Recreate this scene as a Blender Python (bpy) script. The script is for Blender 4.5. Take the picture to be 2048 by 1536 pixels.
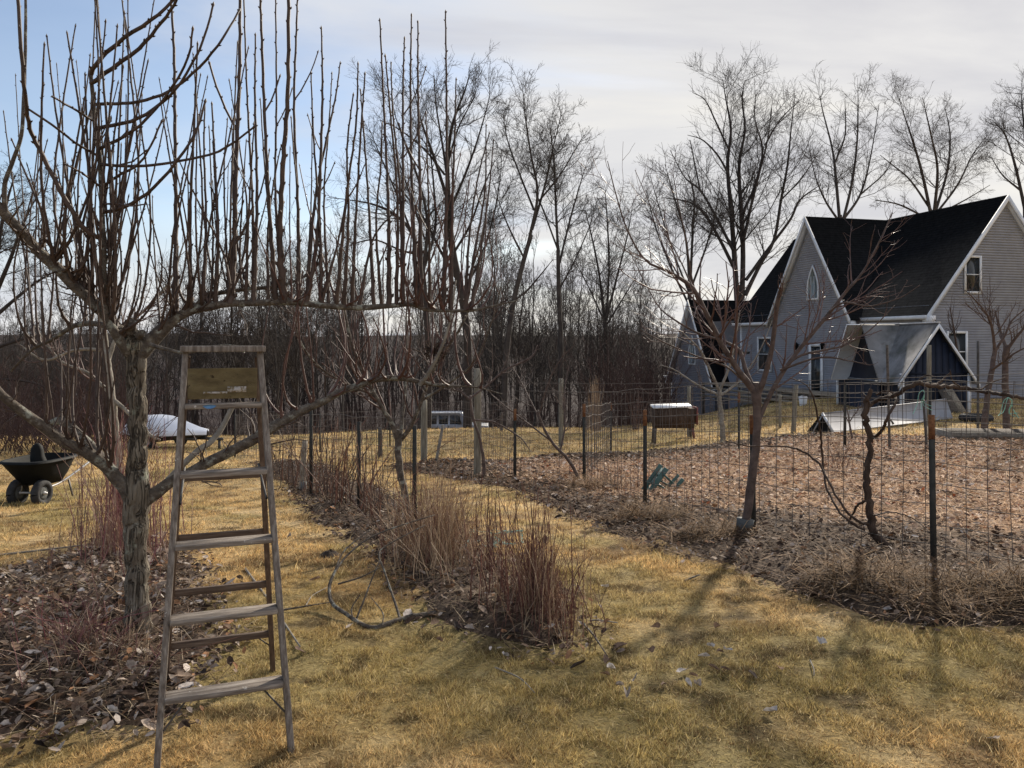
import bpy, math, numpy as np
from mathutils import Vector
R_ = math.radians
for o in list(bpy.data.objects): bpy.data.objects.remove(o)
scene = bpy.context.scene
COL = scene.collection

# ------------------------------------------------------------------ camera
F, CX, HY, EYE = 1600.0, 1024.0, 685.0, 1.75
cam_d = bpy.data.cameras.new('camera')
cam_d.sensor_width = 36.0; cam_d.lens = F / 2048 * 36.0
cam_d.shift_y = (HY - 768.0) / 2048.0
cam_d.clip_start = 0.05; cam_d.clip_end = 4000
cam = bpy.data.objects.new('camera', cam_d); COL.objects.link(cam)
cam.location = (0, 0, EYE); cam.rotation_euler = (math.pi / 2, 0, 0)
scene.camera = cam

# ------------------------------------------------------------------ light
SUN_AZ, SUN_EL = 27.0, 25.0            # azimuth right of +Y
sd = Vector((math.sin(R_(SUN_AZ)) * math.cos(R_(SUN_EL)), math.cos(R_(SUN_AZ)) * math.cos(R_(SUN_EL)), math.sin(R_(SUN_EL))))
sl = bpy.data.lights.new('sun', 'SUN'); sl.energy = 5.0; sl.angle = R_(1.6); sl.color = (1.0, 0.90, 0.76)
sun = bpy.data.objects.new('sun', sl); COL.objects.link(sun)
sun.rotation_euler = (-sd).to_track_quat('-Z', 'Y').to_euler(); sun.location = (20, 30, 40)

world = bpy.data.worlds.new('World'); scene.world = world; world.use_nodes = True
nt = world.node_tree; nt.nodes.clear()
def N(tree, kind, **kw):
    n = tree.nodes.new(kind)
    for k, v in kw.items():
        if k.startswith('i_'):
            key = k[2:]
            n.inputs[int(key) if key.isdigit() else key.replace('_', ' ')].default_value = v
        else: setattr(n, k, v)
    return n
def ramp(tree, stops):
    n = tree.nodes.new('ShaderNodeValToRGB'); e = n.color_ramp.elements
    while len(e) < len(stops): e.new(0.5)
    for i, (p, c) in enumerate(stops):
        e[i].position = p; e[i].color = (c[0], c[1], c[2], 1)
    return n
def mth(tree, op, a, b=None, clamp=False):
    n = tree.nodes.new('ShaderNodeMath'); n.operation = op; n.use_clamp = clamp
    for i, v in enumerate((a, b)):
        if v is None: continue
        if isinstance(v, (int, float)): n.inputs[i].default_value = v
        else: tree.links.new(v, n.inputs[i])
    return n.outputs[0]
sky = N(nt, 'ShaderNodeTexSky', sky_type='NISHITA', sun_disc=False, sun_elevation=R_(SUN_EL), sun_rotation=R_(SUN_AZ), altitude=200, air_density=1.0, dust_density=0.6, ozone_density=1.6)
tc = N(nt, 'ShaderNodeTexCoord'); sx = N(nt, 'ShaderNodeSeparateXYZ'); nt.links.new(tc.outputs['Generated'], sx.inputs[0])
zz = mth(nt, 'ADD', mth(nt, 'MAXIMUM', sx.outputs[2], 0.0), 0.16)
cb = N(nt, 'ShaderNodeCombineXYZ')
nt.links.new(mth(nt, 'MULTIPLY', mth(nt, 'DIVIDE', sx.outputs[0], zz), 0.55), cb.inputs[0]); nt.links.new(mth(nt, 'DIVIDE', sx.outputs[1], zz), cb.inputs[1])
n1 = N(nt, 'ShaderNodeTexNoise', i_Scale=1.15, i_Detail=7.0, i_Roughness=0.55, i_Distortion=0.35); nt.links.new(cb.outputs[0], n1.inputs['Vector'])
n2 = N(nt, 'ShaderNodeTexNoise', i_Scale=1.3, i_Detail=8.0, i_Roughness=0.55, i_Distortion=0.5); nt.links.new(cb.outputs[0], n2.inputs['Vector'])
cov = mth(nt, 'ADD', mth(nt, 'MULTIPLY', sx.outputs[0], 1.25), 0.52)
m0 = mth(nt, 'ADD', mth(nt, 'MULTIPLY', n1.outputs[0], 2.1), mth(nt, 'SUBTRACT', cov, 1.03))
mr = N(nt, 'ShaderNodeMapRange', interpolation_type='SMOOTHSTEP', i_1=0.02, i_2=0.72, i_3=0.16, i_4=0.97); nt.links.new(m0, mr.inputs[0])
# thin bright haze low over the horizon
hz = N(nt, 'ShaderNodeMapRange', interpolation_type='SMOOTHSTEP', i_1=0.02, i_2=0.21, i_3=0.9, i_4=0.0); nt.links.new(sx.outputs[2], hz.inputs[0])
mask = mth(nt, 'MAXIMUM', mr.outputs[0], hz.outputs[0])
crm = ramp(nt, [(0.38, (4.5, 4.62, 5.25)), (0.5, (5.4, 5.5, 5.95)), (0.62, (6.1, 6.1, 6.25))]); nt.links.new(n2.outputs[0], crm.inputs[0])
dotn = N(nt, 'ShaderNodeVectorMath', operation='DOT_PRODUCT'); nt.links.new(tc.outputs['Generated'], dotn.inputs[0]); dotn.inputs[1].default_value = sd
wm = N(nt, 'ShaderNodeMapRange', interpolation_type='SMOOTHSTEP', i_1=0.55, i_2=1.0, i_3=0.0, i_4=1.0); nt.links.new(dotn.outputs['Value'], wm.inputs[0])
warm = N(nt, 'ShaderNodeMix', data_type='RGBA', blend_type='MULTIPLY'); warm.inputs['B'].default_value = (1.03, 1.0, 0.92, 1)
nt.links.new(wm.outputs[0], warm.inputs['Factor']); nt.links.new(crm.outputs[0], warm.inputs['A'])
smul = N(nt, 'ShaderNodeMix', data_type='RGBA', blend_type='MULTIPLY', i_0=1.0); smul.inputs['B'].default_value = (1.08, 1.06, 1.06, 1); nt.links.new(sky.outputs[0], smul.inputs['A'])
mixs = N(nt, 'ShaderNodeMix', data_type='RGBA'); nt.links.new(mask, mixs.inputs['Factor']); nt.links.new(smul.outputs['Result'], mixs.inputs['A']); nt.links.new(warm.outputs['Result'], mixs.inputs['B'])
bg = N(nt, 'ShaderNodeBackground', i_Strength=0.10); nt.links.new(mixs.outputs['Result'], bg.inputs[0])
wo = N(nt, 'ShaderNodeOutputWorld'); nt.links.new(bg.outputs[0], wo.inputs[0])
vs = scene.view_settings; vs.view_transform = 'Standard'; vs.look = 'None'; vs.exposure = 0.50; vs.gamma = 1.0; vs.use_curve_mapping = False
scene.cycles.use_denoising = True
scene.cycles.max_bounces = 6

# ------------------------------------------------------------------ noise, terrain
def vnoise(x, y, s, seed=0):
    x = np.asarray(x, float) * s + seed * 17.31; y = np.asarray(y, float) * s + seed * 9.77
    xi = np.floor(x); yi = np.floor(y); fx = x - xi; fy = y - yi
    fx = fx * fx * (3 - 2 * fx); fy = fy * fy * (3 - 2 * fy)
    def h(a, b):
        v = np.sin(a * 127.1 + b * 311.7 + seed * 74.7) * 43758.5453
        return v - np.floor(v)
    return (h(xi, yi) * (1 - fx) + h(xi + 1, yi) * fx) * (1 - fy) + (h(xi, yi + 1) * (1 - fx) + h(xi + 1, yi + 1) * fx) * fy
def fbm(x, y, s, seed=0, o=3):
    t = 0; a = 1; n = 0
    for i in range(o):
        t = t + a * vnoise(x, y, s * 2 ** i, seed + i); n += a; a *= 0.5
    return t / n
def sstep(a, b, x):
    t = np.clip((x - a) / (b - a), 0, 1); return t * t * (3 - 2 * t)
def hz_(x, y):
    x = np.asarray(x, float); y = np.asarray(y, float)
    r = x / np.maximum(y, 1.0)
    k = 0.062 - 0.044 * sstep(0.1, 0.45, r) + 0.012 * sstep(0.02, 0.35, -r)
    yy = np.clip(y - 4.8, 0, 38)
    z = -k * (np.sqrt(yy * yy + 0.25) - 0.5)
    z = z - 0.00032 * yy * yy * (1 - sstep(0.1, 0.45, r))
    fall = np.clip(y - 42, 0, 40) * (1 - 0.8 * sstep(0.25, 0.40, r))
    z = z - 0.17 * fall
    z = z + (15.5 + 7.0 * (fbm(x, y, 0.006, 13, 3) - 0.5)) * sstep(150, 420, y)
    z = z + (fbm(x, y, 0.55, 3, 3) - 0.5) * 0.10 * sstep(1.0, 4, np.abs(y)) + (vnoise(x, y, 5.0, 8) - 0.5) * 0.018
    return z
def hz1(x, y): return float(hz_(np.array([x]), np.array([y]))[0])
def W(px, py, d): return np.array(((px - CX) * d / F, d, EYE + (HY - py) * d / F))
def G(px, py, dmax=60):
    d = np.linspace(1.5, dmax, 6000)
    z = hz_((px - CX) * d / F, d); ray = EYE + (HY - py) * d / F
    i = np.argmax(ray < z)
    if ray[i] >= z[i]: i = len(d) - 1
    return np.array(((px - CX) * d[i] / F, d[i], z[i]))
def GD(px, py): return G(px, py)[1]
rng = np.random.default_rng(7)

# ------------------------------------------------------------------ objects
ORG = {}
def setp(o, label=None, cat=None, group=None, kind=None):
    if label: o['label'] = label
    if cat: o['category'] = cat
    if group: o['group'] = group
    if kind: o['kind'] = kind
    return o
def thing(name, loc, label, cat, group=None):
    o = bpy.data.objects.new(name, None); COL.objects.link(o); o.location = [float(v) for v in loc]; o.empty_display_size = 0.2
    ORG[o] = np.array(loc, float)
    return setp(o, label, cat, group)
class Geo:
    def __init__(s): s.v = []; s.q = []; s.t = []; s.c = []; s.n = 0
    def add(s, v, q=None, t=None, c=None):
        v = np.asarray(v, float).reshape(-1, 3)
        if q is not None and len(q): s.q.append(np.asarray(q, np.int64).reshape(-1, 4) + s.n)
        if t is not None and len(t): s.t.append(np.asarray(t, np.int64).reshape(-1, 3) + s.n)
        s.v.append(v)
        if c is not None:
            c = np.asarray(c, float)
            s.c.append(np.broadcast_to(c, (len(v), 3)) if c.ndim == 1 else c)
        s.n += len(v); return s
    def tubes(s, P, R, S=4, c=None, rn=None, cap=False):
        P = np.asarray(P, float); R = np.asarray(R, float)
        if P.ndim == 2: P = P[None]; R = R[None]
        Nn, K, _ = P.shape
        if Nn == 0: return s
        T = np.empty_like(P); T[:, 1:-1] = P[:, 2:] - P[:, :-2]; T[:, 0] = P[:, 1] - P[:, 0]; T[:, -1] = P[:, -1] - P[:, -2]
        T /= np.linalg.norm(T, axis=2, keepdims=True) + 1e-9
        ref = np.where(np.abs(T[:, 0, 2:3]) < 0.8, np.array([[0, 0, 1.0]]), np.array([[1.0, 0, 0]]))
        U = np.cross(T[:, 0], ref); U /= np.linalg.norm(U, axis=1, keepdims=True) + 1e-9
        a = np.arange(S) / S * 2 * math.pi; ca = np.cos(a)[None, :, None]; sa = np.sin(a)[None, :, None]
        V = np.empty((Nn, K, S, 3))
        for k in range(K):
            U = U - T[:, k] * np.sum(U * T[:, k], 1, keepdims=True); U /= np.linalg.norm(U, axis=1, keepdims=True) + 1e-9
            B = np.cross(T[:, k], U); r = R[:, k][:, None, None]
            if rn is not None: r = r * rn[:, k][:, :, None]
            V[:, k] = P[:, k][:, None] + r * (U[:, None] * ca + B[:, None] * sa)
        i = np.arange(Nn)[:, None, None] * K * S; k = np.arange(K - 1)[None, :, None] * S; j = np.arange(S)[None, None, :]; j2 = (j + 1) % S
        q = np.stack([i + k + j, i + k + j2, i + k + S + j2, i + k + S + j], -1).reshape(-1, 4)
        cc = None
        if c is not None:
            c = np.asarray(c, float)
            cc = c if c.ndim == 1 else np.repeat(c, K * S, axis=0)
        tr = []
        if cap:
            for n_ in range(Nn):
                for base in (0, (K - 1) * S):
                    for jj in range(1, S - 1): tr.append((n_ * K * S + base, n_ * K * S + base + jj, n_ * K * S + base + jj + 1))
        return s.add(V.reshape(-1, 3), q, tr if tr else None, cc)
    def hexa(s, b, t, c=None):
        # b, t: four points each, same winding
        return s.add(list(b) + list(t), [(0, 1, 2, 3), (7, 6, 5, 4), (0, 4, 5, 1), (1, 5, 6, 2), (2, 6, 7, 3), (3, 7, 4, 0)], None, c)
    def box(s, x0, x1, y0, y1, z0, z1, f=None, c=None):
        p = [(x0, y0, z0), (x1, y0, z0), (x1, y1, z0), (x0, y1, z0), (x0, y0, z1), (x1, y0, z1), (x1, y1, z1), (x0, y1, z1)]
        if f: p = [f(*q) for q in p]
        return s.hexa(p[:4], p[4:], c)
    def beam(s, a, b, side, w, th, c=None):
        a = np.asarray(a, float); b = np.asarray(b, float); d = b - a; d /= np.linalg.norm(d) + 1e-9
        sv = np.asarray(side, float); sv = sv - d * np.dot(sv, d); sv /= np.linalg.norm(sv) + 1e-9
        u = np.cross(d, sv)
        o = [sv * w / 2 * i + u * th / 2 * j for i, j in ((-1, -1), (1, -1), (1, 1), (-1, 1))]
        return s.hexa([a + k for k in o], [b + k for k in o], c)
    def prism(s, pts, vec, c=None):
        n = len(pts); pts = [np.asarray(p, float) for p in pts]; vec = np.asarray(vec, float)
        v = pts + [p + vec for p in pts]
        q = [(i, (i + 1) % n, n + (i + 1) % n, n + i) for i in range(n)]
        t = [(0, i, i + 1) for i in range(1, n - 1)] + [(n, n + i + 1, n + i) for i in range(1, n - 1)]
        return s.add(v, q, t, c)
    def mesh(s, name, mat, smooth=False, org=None):
        v = np.concatenate(s.v) if s.v else np.zeros((0, 3))
        if org is not None: v = v - np.asarray(org)
        q = np.concatenate(s.q) if s.q else np.zeros((0, 4), np.int64); t = np.concatenate(s.t) if s.t else np.zeros((0, 3), np.int64)
        me = bpy.data.meshes.new(name); me.vertices.add(len(v)); me.vertices.foreach_set('co', v.astype(np.float32).ravel())
        nl = len(q) * 4 + len(t) * 3; me.loops.add(nl); me.loops.foreach_set('vertex_index', np.concatenate([q.ravel(), t.ravel()]).astype(np.int32))
        me.polygons.add(len(q) + len(t))
        me.polygons.foreach_set('loop_start', np.concatenate([np.arange(len(q)) * 4, len(q) * 4 + np.arange(len(t)) * 3]).astype(np.int32))
        if smooth: me.polygons.foreach_set('use_smooth', np.ones(len(q) + len(t), bool))
        me.update(calc_edges=True)
        if s.c:
            at = me.color_attributes.new('Col', 'FLOAT_COLOR', 'POINT'); c = np.concatenate(s.c); c4 = np.ones((len(v), 4), np.float32); c4[:, :3] = c
            at.data.foreach_set('color', c4.ravel())
        me.materials.append(mat)
        return me
    def build(s, name, mat, parent=None, smooth=False, origin=None, bevel=0):
        org = ORG[parent] if parent is not None else (np.array(origin, float) if origin is not None else np.zeros(3))
        o = bpy.data.objects.new(name, s.mesh(name, mat, smooth, org)); COL.objects.link(o)
        ORG[o] = org
        if parent is not None: o.parent = parent
        else: o.location = [float(k) for k in org]
        if bevel:
            m = o.modifiers.new('bevel', 'BEVEL'); m.width = bevel; m.segments = 2; m.limit_method = 'ANGLE'
        return o

# ------------------------------------------------------------------ materials
def base_mat(name):
    m = bpy.data.materials.new(name); m.use_nodes = True; t = m.node_tree; b = t.nodes['Principled BSDF']; return m, t, b
def pm(name, stops, scale=6.0, rough=0.8, bump=0.3, stretch=(1, 1, 1), bscale=None, detail=6.0, metal=0.0, spec=0.3, bdist=0.02, second=None, rot=0.0):
    m, t, b = base_mat(name)
    tcn = N(t, 'ShaderNodeTexCoord'); mp0 = N(t, 'ShaderNodeMapping'); mp0.inputs['Rotation'].default_value = (0, 0, rot); t.links.new(tcn.outputs['Object'], mp0.inputs[0])
    mp = N(t, 'ShaderNodeMapping'); mp.inputs['Scale'].default_value = stretch; t.links.new(mp0.outputs[0], mp.inputs[0])
    nz = N(t, 'ShaderNodeTexNoise', i_Scale=scale, i_Detail=detail, i_Roughness=0.6); t.links.new(mp.outputs[0], nz.inputs['Vector'])
    rp = ramp(t, stops); t.links.new(nz.outputs[0], rp.inputs[0]); out = rp.outputs[0]
    if second:   # (scale, lo, hi, colour): blotches with a shape of their own
        n3 = N(t, 'ShaderNodeTexNoise', i_Scale=second[0], i_Detail=5.0, i_Roughness=0.65); t.links.new(tcn.outputs['Object'], n3.inputs['Vector'])
        mr_ = N(t, 'ShaderNodeMapRange', i_1=second[1], i_2=second[2]); t.links.new(n3.outputs[0], mr_.inputs[0])
        mx = N(t, 'ShaderNodeMix', data_type='RGBA'); mx.inputs['B'].default_value = (*second[3], 1); t.links.new(mr_.outputs[0], mx.inputs['Factor']); t.links.new(out, mx.inputs['A']); out = mx.outputs['Result']
    t.links.new(out, b.inputs['Base Color'])
    b.inputs['Roughness'].default_value = rough; b.inputs['Metallic'].default_value = metal; b.inputs['Specular IOR Level'].default_value = spec
    if bump:
        n2_ = N(t, 'ShaderNodeTexNoise', i_Scale=bscale or scale * 3, i_Detail=8.0, i_Roughness=0.65); t.links.new(mp.outputs[0], n2_.inputs['Vector'])
        bp = N(t, 'ShaderNodeBump', i_Strength=bump, i_Distance=bdist); t.links.new(n2_.outputs[0], bp.inputs['Height']); t.links.new(bp.outputs[0], b.inputs['Normal'])
    return m
def attr_mat(name, transl=0.35, rough=0.8, vary=0.35, scale=60, spec=0.03):
    m, t, b = base_mat(name); out = t.nodes['Material Output']
    at = N(t, 'ShaderNodeAttribute', attribute_name='Col'); tcn = N(t, 'ShaderNodeTexCoord')
    nz = N(t, 'ShaderNodeTexNoise', i_Scale=scale, i_Detail=4.0); t.links.new(tcn.outputs['Object'], nz.inputs['Vector'])
    mr_ = N(t, 'ShaderNodeMapRange', i_1=0.3, i_2=0.7, i_3=1 - vary, i_4=1 + vary); t.links.new(nz.outputs[0], mr_.inputs[0])
    vm = N(t, 'ShaderNodeVectorMath', operation='SCALE'); t.links.new(at.outputs['Color'], vm.inputs[0]); t.links.new(mr_.outputs[0], vm.inputs['Scale'])
    t.links.new(vm.outputs[0], b.inputs['Base Color']); b.inputs['Roughness'].default_value = rough; b.inputs['Specular IOR Level'].default_value = spec
    if transl:
        tr = N(t, 'ShaderNodeBsdfTranslucent'); t.links.new(vm.outputs[0], tr.inputs[0]); mx = N(t, 'ShaderNodeMixShader', i_0=transl)
        t.links.new(b.outputs[0], mx.inputs[1]); t.links.new(tr.outputs[0], mx.inputs[2]); t.links.new(mx.outputs[0], out.inputs[0])
    return m
MT = {}
MT['bark'] = pm('pear_bark', [(0.30, (0.060, 0.045, 0.033)), (0.5, (0.14, 0.112, 0.082)), (0.72, (0.24, 0.205, 0.155))], 14, 0.9, 1.0, (1, 1, 0.35), 30, bdist=0.035, second=(7, 0.56, 0.66, (0.27, 0.28, 0.22)))
MT['limb'] = pm('pear_limb_bark', [(0.3, (0.055, 0.043, 0.034)), (0.55, (0.125, 0.104, 0.084)), (0.75, (0.22, 0.195, 0.16))], 26, 0.9, 1.0, (1, 1, 1), 55, bdist=0.02, second=(13, 0.55, 0.64, (0.27, 0.275, 0.235)))
MT['shoot'] = pm('shoot_bark', [(0.3, (0.036, 0.023, 0.019)), (0.7, (0.088, 0.058, 0.044))], 9, 0.65, 0.15, spec=0.35)
MT['shoot_red'] = pm('red_shoot_bark', [(0.3, (0.052, 0.026, 0.022)), (0.7, (0.120, 0.060, 0.047))], 9, 0.6, 0.1, spec=0.4)
MT['peach'] = pm('peach_bark', [(0.3, (0.050, 0.032, 0.026)), (0.7, (0.135, 0.095, 0.078))], 16, 0.75, 0.4, spec=0.4)
MT['peach_twig'] = pm('peach_twig_bark', [(0.3, (0.060, 0.030, 0.026)), (0.7, (0.135, 0.070, 0.055))], 9, 0.45, 0.1, spec=0.6)
MT['vine'] = pm('vine_bark', [(0.3, (0.035, 0.022, 0.016)), (0.7, (0.105, 0.070, 0.050))], 25, 0.9, 0.9, (1, 1, 0.3), 60)
MT['far_bark'] = pm('woodland_bark', [(0.3, (0.024, 0.019, 0.017)), (0.7, (0.064, 0.052, 0.045))], 2.0, 0.9, 0.3)
MT['far_bark2'] = pm('grey_woodland_bark', [(0.3, (0.034, 0.028, 0.026)), (0.7, (0.086, 0.073, 0.064))], 2.0, 0.9, 0.3)
MT['pale_bark'] = pm('pale_bark', [(0.3, (0.12, 0.105, 0.085)), (0.7, (0.30, 0.275, 0.235))], 10, 0.85, 0.5)
MT['thicket'] = pm('thicket_twigs', [(0.3, (0.042, 0.025, 0.023)), (0.7, (0.098, 0.058, 0.050))], 1.5, 0.9, 0)
MT['ladder'] = pm('weathered_ladder_wood', [(0.28, (0.075, 0.060, 0.050)), (0.5, (0.175, 0.148, 0.126)), (0.75, (0.33, 0.30, 0.265))], 11, 0.85, 0.7, (7, 7, 0.6), 40, bdist=0.005, second=(26, 0.66, 0.70, (0.50, 0.48, 0.44)))
MT['ladder_step'] = pm('weathered_step_wood', [(0.30, (0.075, 0.058, 0.046)), (0.5, (0.19, 0.158, 0.130)), (0.72, (0.36, 0.32, 0.28))], 9, 0.85, 0.6, (0.7, 7, 9), 40, bdist=0.004, second=(24, 0.66, 0.70, (0.50, 0.48, 0.44)), rot=-0.37)
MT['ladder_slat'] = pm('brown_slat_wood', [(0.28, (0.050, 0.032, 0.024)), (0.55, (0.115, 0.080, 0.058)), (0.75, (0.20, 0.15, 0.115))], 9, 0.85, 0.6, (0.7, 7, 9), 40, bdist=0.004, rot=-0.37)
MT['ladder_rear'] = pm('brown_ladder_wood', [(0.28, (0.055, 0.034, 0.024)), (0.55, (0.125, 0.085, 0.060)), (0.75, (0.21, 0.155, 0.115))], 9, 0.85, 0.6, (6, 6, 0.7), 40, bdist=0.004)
MT['panel'] = pm('yellowed_board', [(0.3, (0.10, 0.080, 0.045)), (0.55, (0.20, 0.165, 0.090)), (0.75, (0.28, 0.235, 0.14))], 7, 0.8, 0.3, (0.6, 2, 2.5), 30, second=(30, 0.60, 0.66, (0.06, 0.043, 0.027)))
MT['sticker'] = pm('worn_sticker', [(0.42, (0.24, 0.19, 0.11)), (0.5, (0.50, 0.48, 0.46)), (0.7, (0.62, 0.60, 0.60))], 60, 0.8, 0.2)
MT['blue_paint'] = pm('blue_paint', [(0.3, (0.07, 0.17, 0.33)), (0.7, (0.13, 0.27, 0.45))], 30, 0.6, 0.2)
MT['steel'] = pm('galvanised_steel', [(0.3, (0.30, 0.30, 0.30)), (0.7, (0.52, 0.52, 0.52))], 8, 0.5, 0.1, metal=0.6)
MT['dark_steel'] = pm('dark_steel', [(0.3, (0.05, 0.05, 0.05)), (0.7, (0.12, 0.11, 0.10))], 20, 0.6, 0.2, metal=0.4)
MT['wire'] = pm('dull_wire', [(0.3, (0.060, 0.048, 0.042)), (0.7, (0.155, 0.135, 0.12))], 4, 0.75, 0, metal=0.0, spec=0.2)
MT['tpost'] = pm('dark_post_paint', [(0.3, (0.016, 0.018, 0.016)), (0.7, (0.045, 0.042, 0.036))], 12, 0.7, 0.2)
MT['rust'] = pm('rust', [(0.3, (0.10, 0.040, 0.018)), (0.7, (0.25, 0.115, 0.05))], 40, 0.9, 0.3)
MT['post'] = pm('grey_post_wood', [(0.3, (0.11, 0.095, 0.07)), (0.55, (0.22, 0.20, 0.155)), (0.75, (0.32, 0.30, 0.25))], 6, 0.9, 0.5, (5, 5, 0.6), 30)
MT['wood'] = pm('old_plank_wood', [(0.3, (0.14, 0.115, 0.085)), (0.7, (0.34, 0.30, 0.24))], 6, 0.9, 0.4, (4, 1, 4), 25)
MT['dark_wood'] = pm('dark_plank_wood', [(0.3, (0.05, 0.042, 0.034)), (0.7, (0.14, 0.12, 0.10))], 6, 0.9, 0.4, (4, 1, 4), 25)
MT['black_plastic'] = pm('black_plastic', [(0.3, (0.004, 0.0045, 0.005)), (0.7, (0.009, 0.010, 0.010))], 6, 0.7, 0.1, spec=0.15)
MT['rubber'] = pm('black_rubber', [(0.3, (0.016, 0.016, 0.017)), (0.7, (0.04, 0.04, 0.042))], 15, 0.8, 0.2)
MT['white_paint'] = pm('white_paint', [(0.3, (0.62, 0.62, 0.62)), (0.7, (0.80, 0.80, 0.80))], 5, 0.5, 0.05)
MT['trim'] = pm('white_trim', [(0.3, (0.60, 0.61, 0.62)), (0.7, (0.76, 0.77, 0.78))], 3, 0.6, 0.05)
MT['siding'] = pm('grey_siding', [(0.3, (0.255, 0.272, 0.325)), (0.7, (0.330, 0.350, 0.410))], 2.0, 0.75, 0.1)
MT['shingle'] = None
MT['glass'] = pm('window_glass', [(0.3, (0.012, 0.014, 0.016)), (0.7, (0.030, 0.034, 0.036))], 1.5, 0.12, 0, spec=0.5)
MT['pale_glass'] = pm('pale_window_glass', [(0.3, (0.13, 0.16, 0.17)), (0.7, (0.22, 0.26, 0.26))], 1.5, 0.15, 0, spec=0.5)
MT['navy'] = pm('navy_boards', [(0.3, (0.009, 0.013, 0.026)), (0.7, (0.019, 0.025, 0.044))], 3, 0.7, 0.2)
MT['shed_roof'] = pm('grey_shed_roof', [(0.32, (0.115, 0.12, 0.118)), (0.5, (0.22, 0.222, 0.228)), (0.7, (0.31, 0.312, 0.322))], 1.6, 0.95, 0.15, detail=8, spec=0.05, second=(1.0, 0.55, 0.72, (0.10, 0.105, 0.092)))
MT['white_sheet'] = pm('white_sheet', [(0.3, (0.27, 0.275, 0.295)), (0.7, (0.36, 0.365, 0.385))], 2.0, 0.7, 0.15)
MT['tarp'] = pm('white_tarp', [(0.3, (0.72, 0.74, 0.80)), (0.7, (0.86, 0.88, 0.92))], 2.0, 0.5, 0.3, bscale=5, bdist=0.05)
MT['car'] = pm('pale_blue_car_paint', [(0.3, (0.34, 0.36, 0.41)), (0.7, (0.40, 0.42, 0.47))], 2.0, 0.3, 0, spec=0.5)
MT['green_plastic'] = pm('green_plastic', [(0.3, (0.014, 0.058, 0.050)), (0.7, (0.030, 0.095, 0.080))], 10, 0.4, 0.1, spec=0.5)
MT['guard'] = pm('grey_tree_guard', [(0.3, (0.06, 0.065, 0.065)), (0.7, (0.13, 0.135, 0.13))], 14, 0.8, 0.4)
MT['twine'] = pm('teal_twine', [(0.3, (0.16, 0.40, 0.33)), (0.7, (0.30, 0.56, 0.46))], 10, 0.7, 0)
MT['teal_net'] = pm('teal_net', [(0.3, (0.10, 0.36, 0.38)), (0.7, (0.20, 0.52, 0.52))], 10, 0.6, 0)
MT['red'] = pm('red_paint', [(0.3, (0.13, 0.045, 0.035)), (0.7, (0.23, 0.085, 0.065))], 10, 0.7, 0.2)
MT['blades'] = attr_mat('grass_blades', 0.42, 0.9, 0.3, 25)
MT['litter'] = attr_mat('leaf_litter', 0.15, 0.8, 0.4, 40, 0.08)
MT['canes'] = attr_mat('cane_bark', 0.0, 0.6, 0.3, 12, 0.25)
MT['soil'] = pm('dark_soil', [(0.3, (0.018, 0.013, 0.010)), (0.7, (0.060, 0.042, 0.030))], 30, 0.95, 0.8, bscale=60)
MT['nest'] = pm('dead_leaf_clump', [(0.3, (0.022, 0.014, 0.010)), (0.7, (0.085, 0.055, 0.040))], 20, 0.95, 0.4)
def bark_mat():
    m, t, b = base_mat('furrowed_pear_bark'); tcn = N(t, 'ShaderNodeTexCoord'); mp = N(t, 'ShaderNodeMapping'); mp.inputs['Scale'].default_value = (1, 1, 0.22); t.links.new(tcn.outputs['Object'], mp.inputs[0])
    n_ = N(t, 'ShaderNodeTexNoise', i_Scale=30.0, i_Detail=6.0, i_Roughness=0.6, i_Distortion=0.6); t.links.new(mp.outputs[0], n_.inputs['Vector'])
    mp2 = N(t, 'ShaderNodeMapping'); mp2.inputs['Scale'].default_value = (1, 1, 0.13); t.links.new(tcn.outputs['Object'], mp2.inputs[0])
    vo = N(t, 'ShaderNodeTexNoise', i_Scale=26.0, i_Detail=3.0, i_Roughness=0.55, i_Distortion=1.2); t.links.new(mp2.outputs[0], vo.inputs['Vector'])
    ab = mth(t, 'ABSOLUTE', mth(t, 'SUBTRACT', vo.outputs[0], 0.5)); cr_ = N(t, 'ShaderNodeMapRange', i_1=0.0, i_2=0.055); t.links.new(ab, cr_.inputs[0])
    rp = ramp(t, [(0.30, (0.085, 0.068, 0.052)), (0.5, (0.17, 0.145, 0.112)), (0.72, (0.27, 0.24, 0.19))]); t.links.new(n_.outputs[0], rp.inputs[0])
    mx = N(t, 'ShaderNodeMix', data_type='RGBA'); mx.inputs['A'].default_value = (0.060, 0.048, 0.038, 1); t.links.new(cr_.outputs[0], mx.inputs['Factor']); t.links.new(rp.outputs[0], mx.inputs['B'])
    l_ = N(t, 'ShaderNodeTexNoise', i_Scale=9.0, i_Detail=6.0, i_Roughness=0.7); t.links.new(tcn.outputs['Object'], l_.inputs['Vector']); lm = N(t, 'ShaderNodeMapRange', i_1=0.58, i_2=0.66); t.links.new(l_.outputs[0], lm.inputs[0])
    m2 = N(t, 'ShaderNodeMix', data_type='RGBA'); m2.inputs['B'].default_value = (0.29, 0.30, 0.24, 1); t.links.new(lm.outputs[0], m2.inputs['Factor']); t.links.new(mx.outputs['Result'], m2.inputs['A']); t.links.new(m2.outputs['Result'], b.inputs['Base Color'])
    bp = N(t, 'ShaderNodeBump', i_Strength=1.0, i_Distance=0.03); t.links.new(mth(t, 'ADD', mth(t, 'MULTIPLY', cr_.outputs[0], 0.8), n_.outputs[0]), bp.inputs['Height']); t.links.new(bp.outputs[0], b.inputs['Normal']); b.inputs['Roughness'].default_value = 0.9; b.inputs['Specular IOR Level'].default_value = 0.2
    return m
MT['bark'] = bark_mat()
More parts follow.
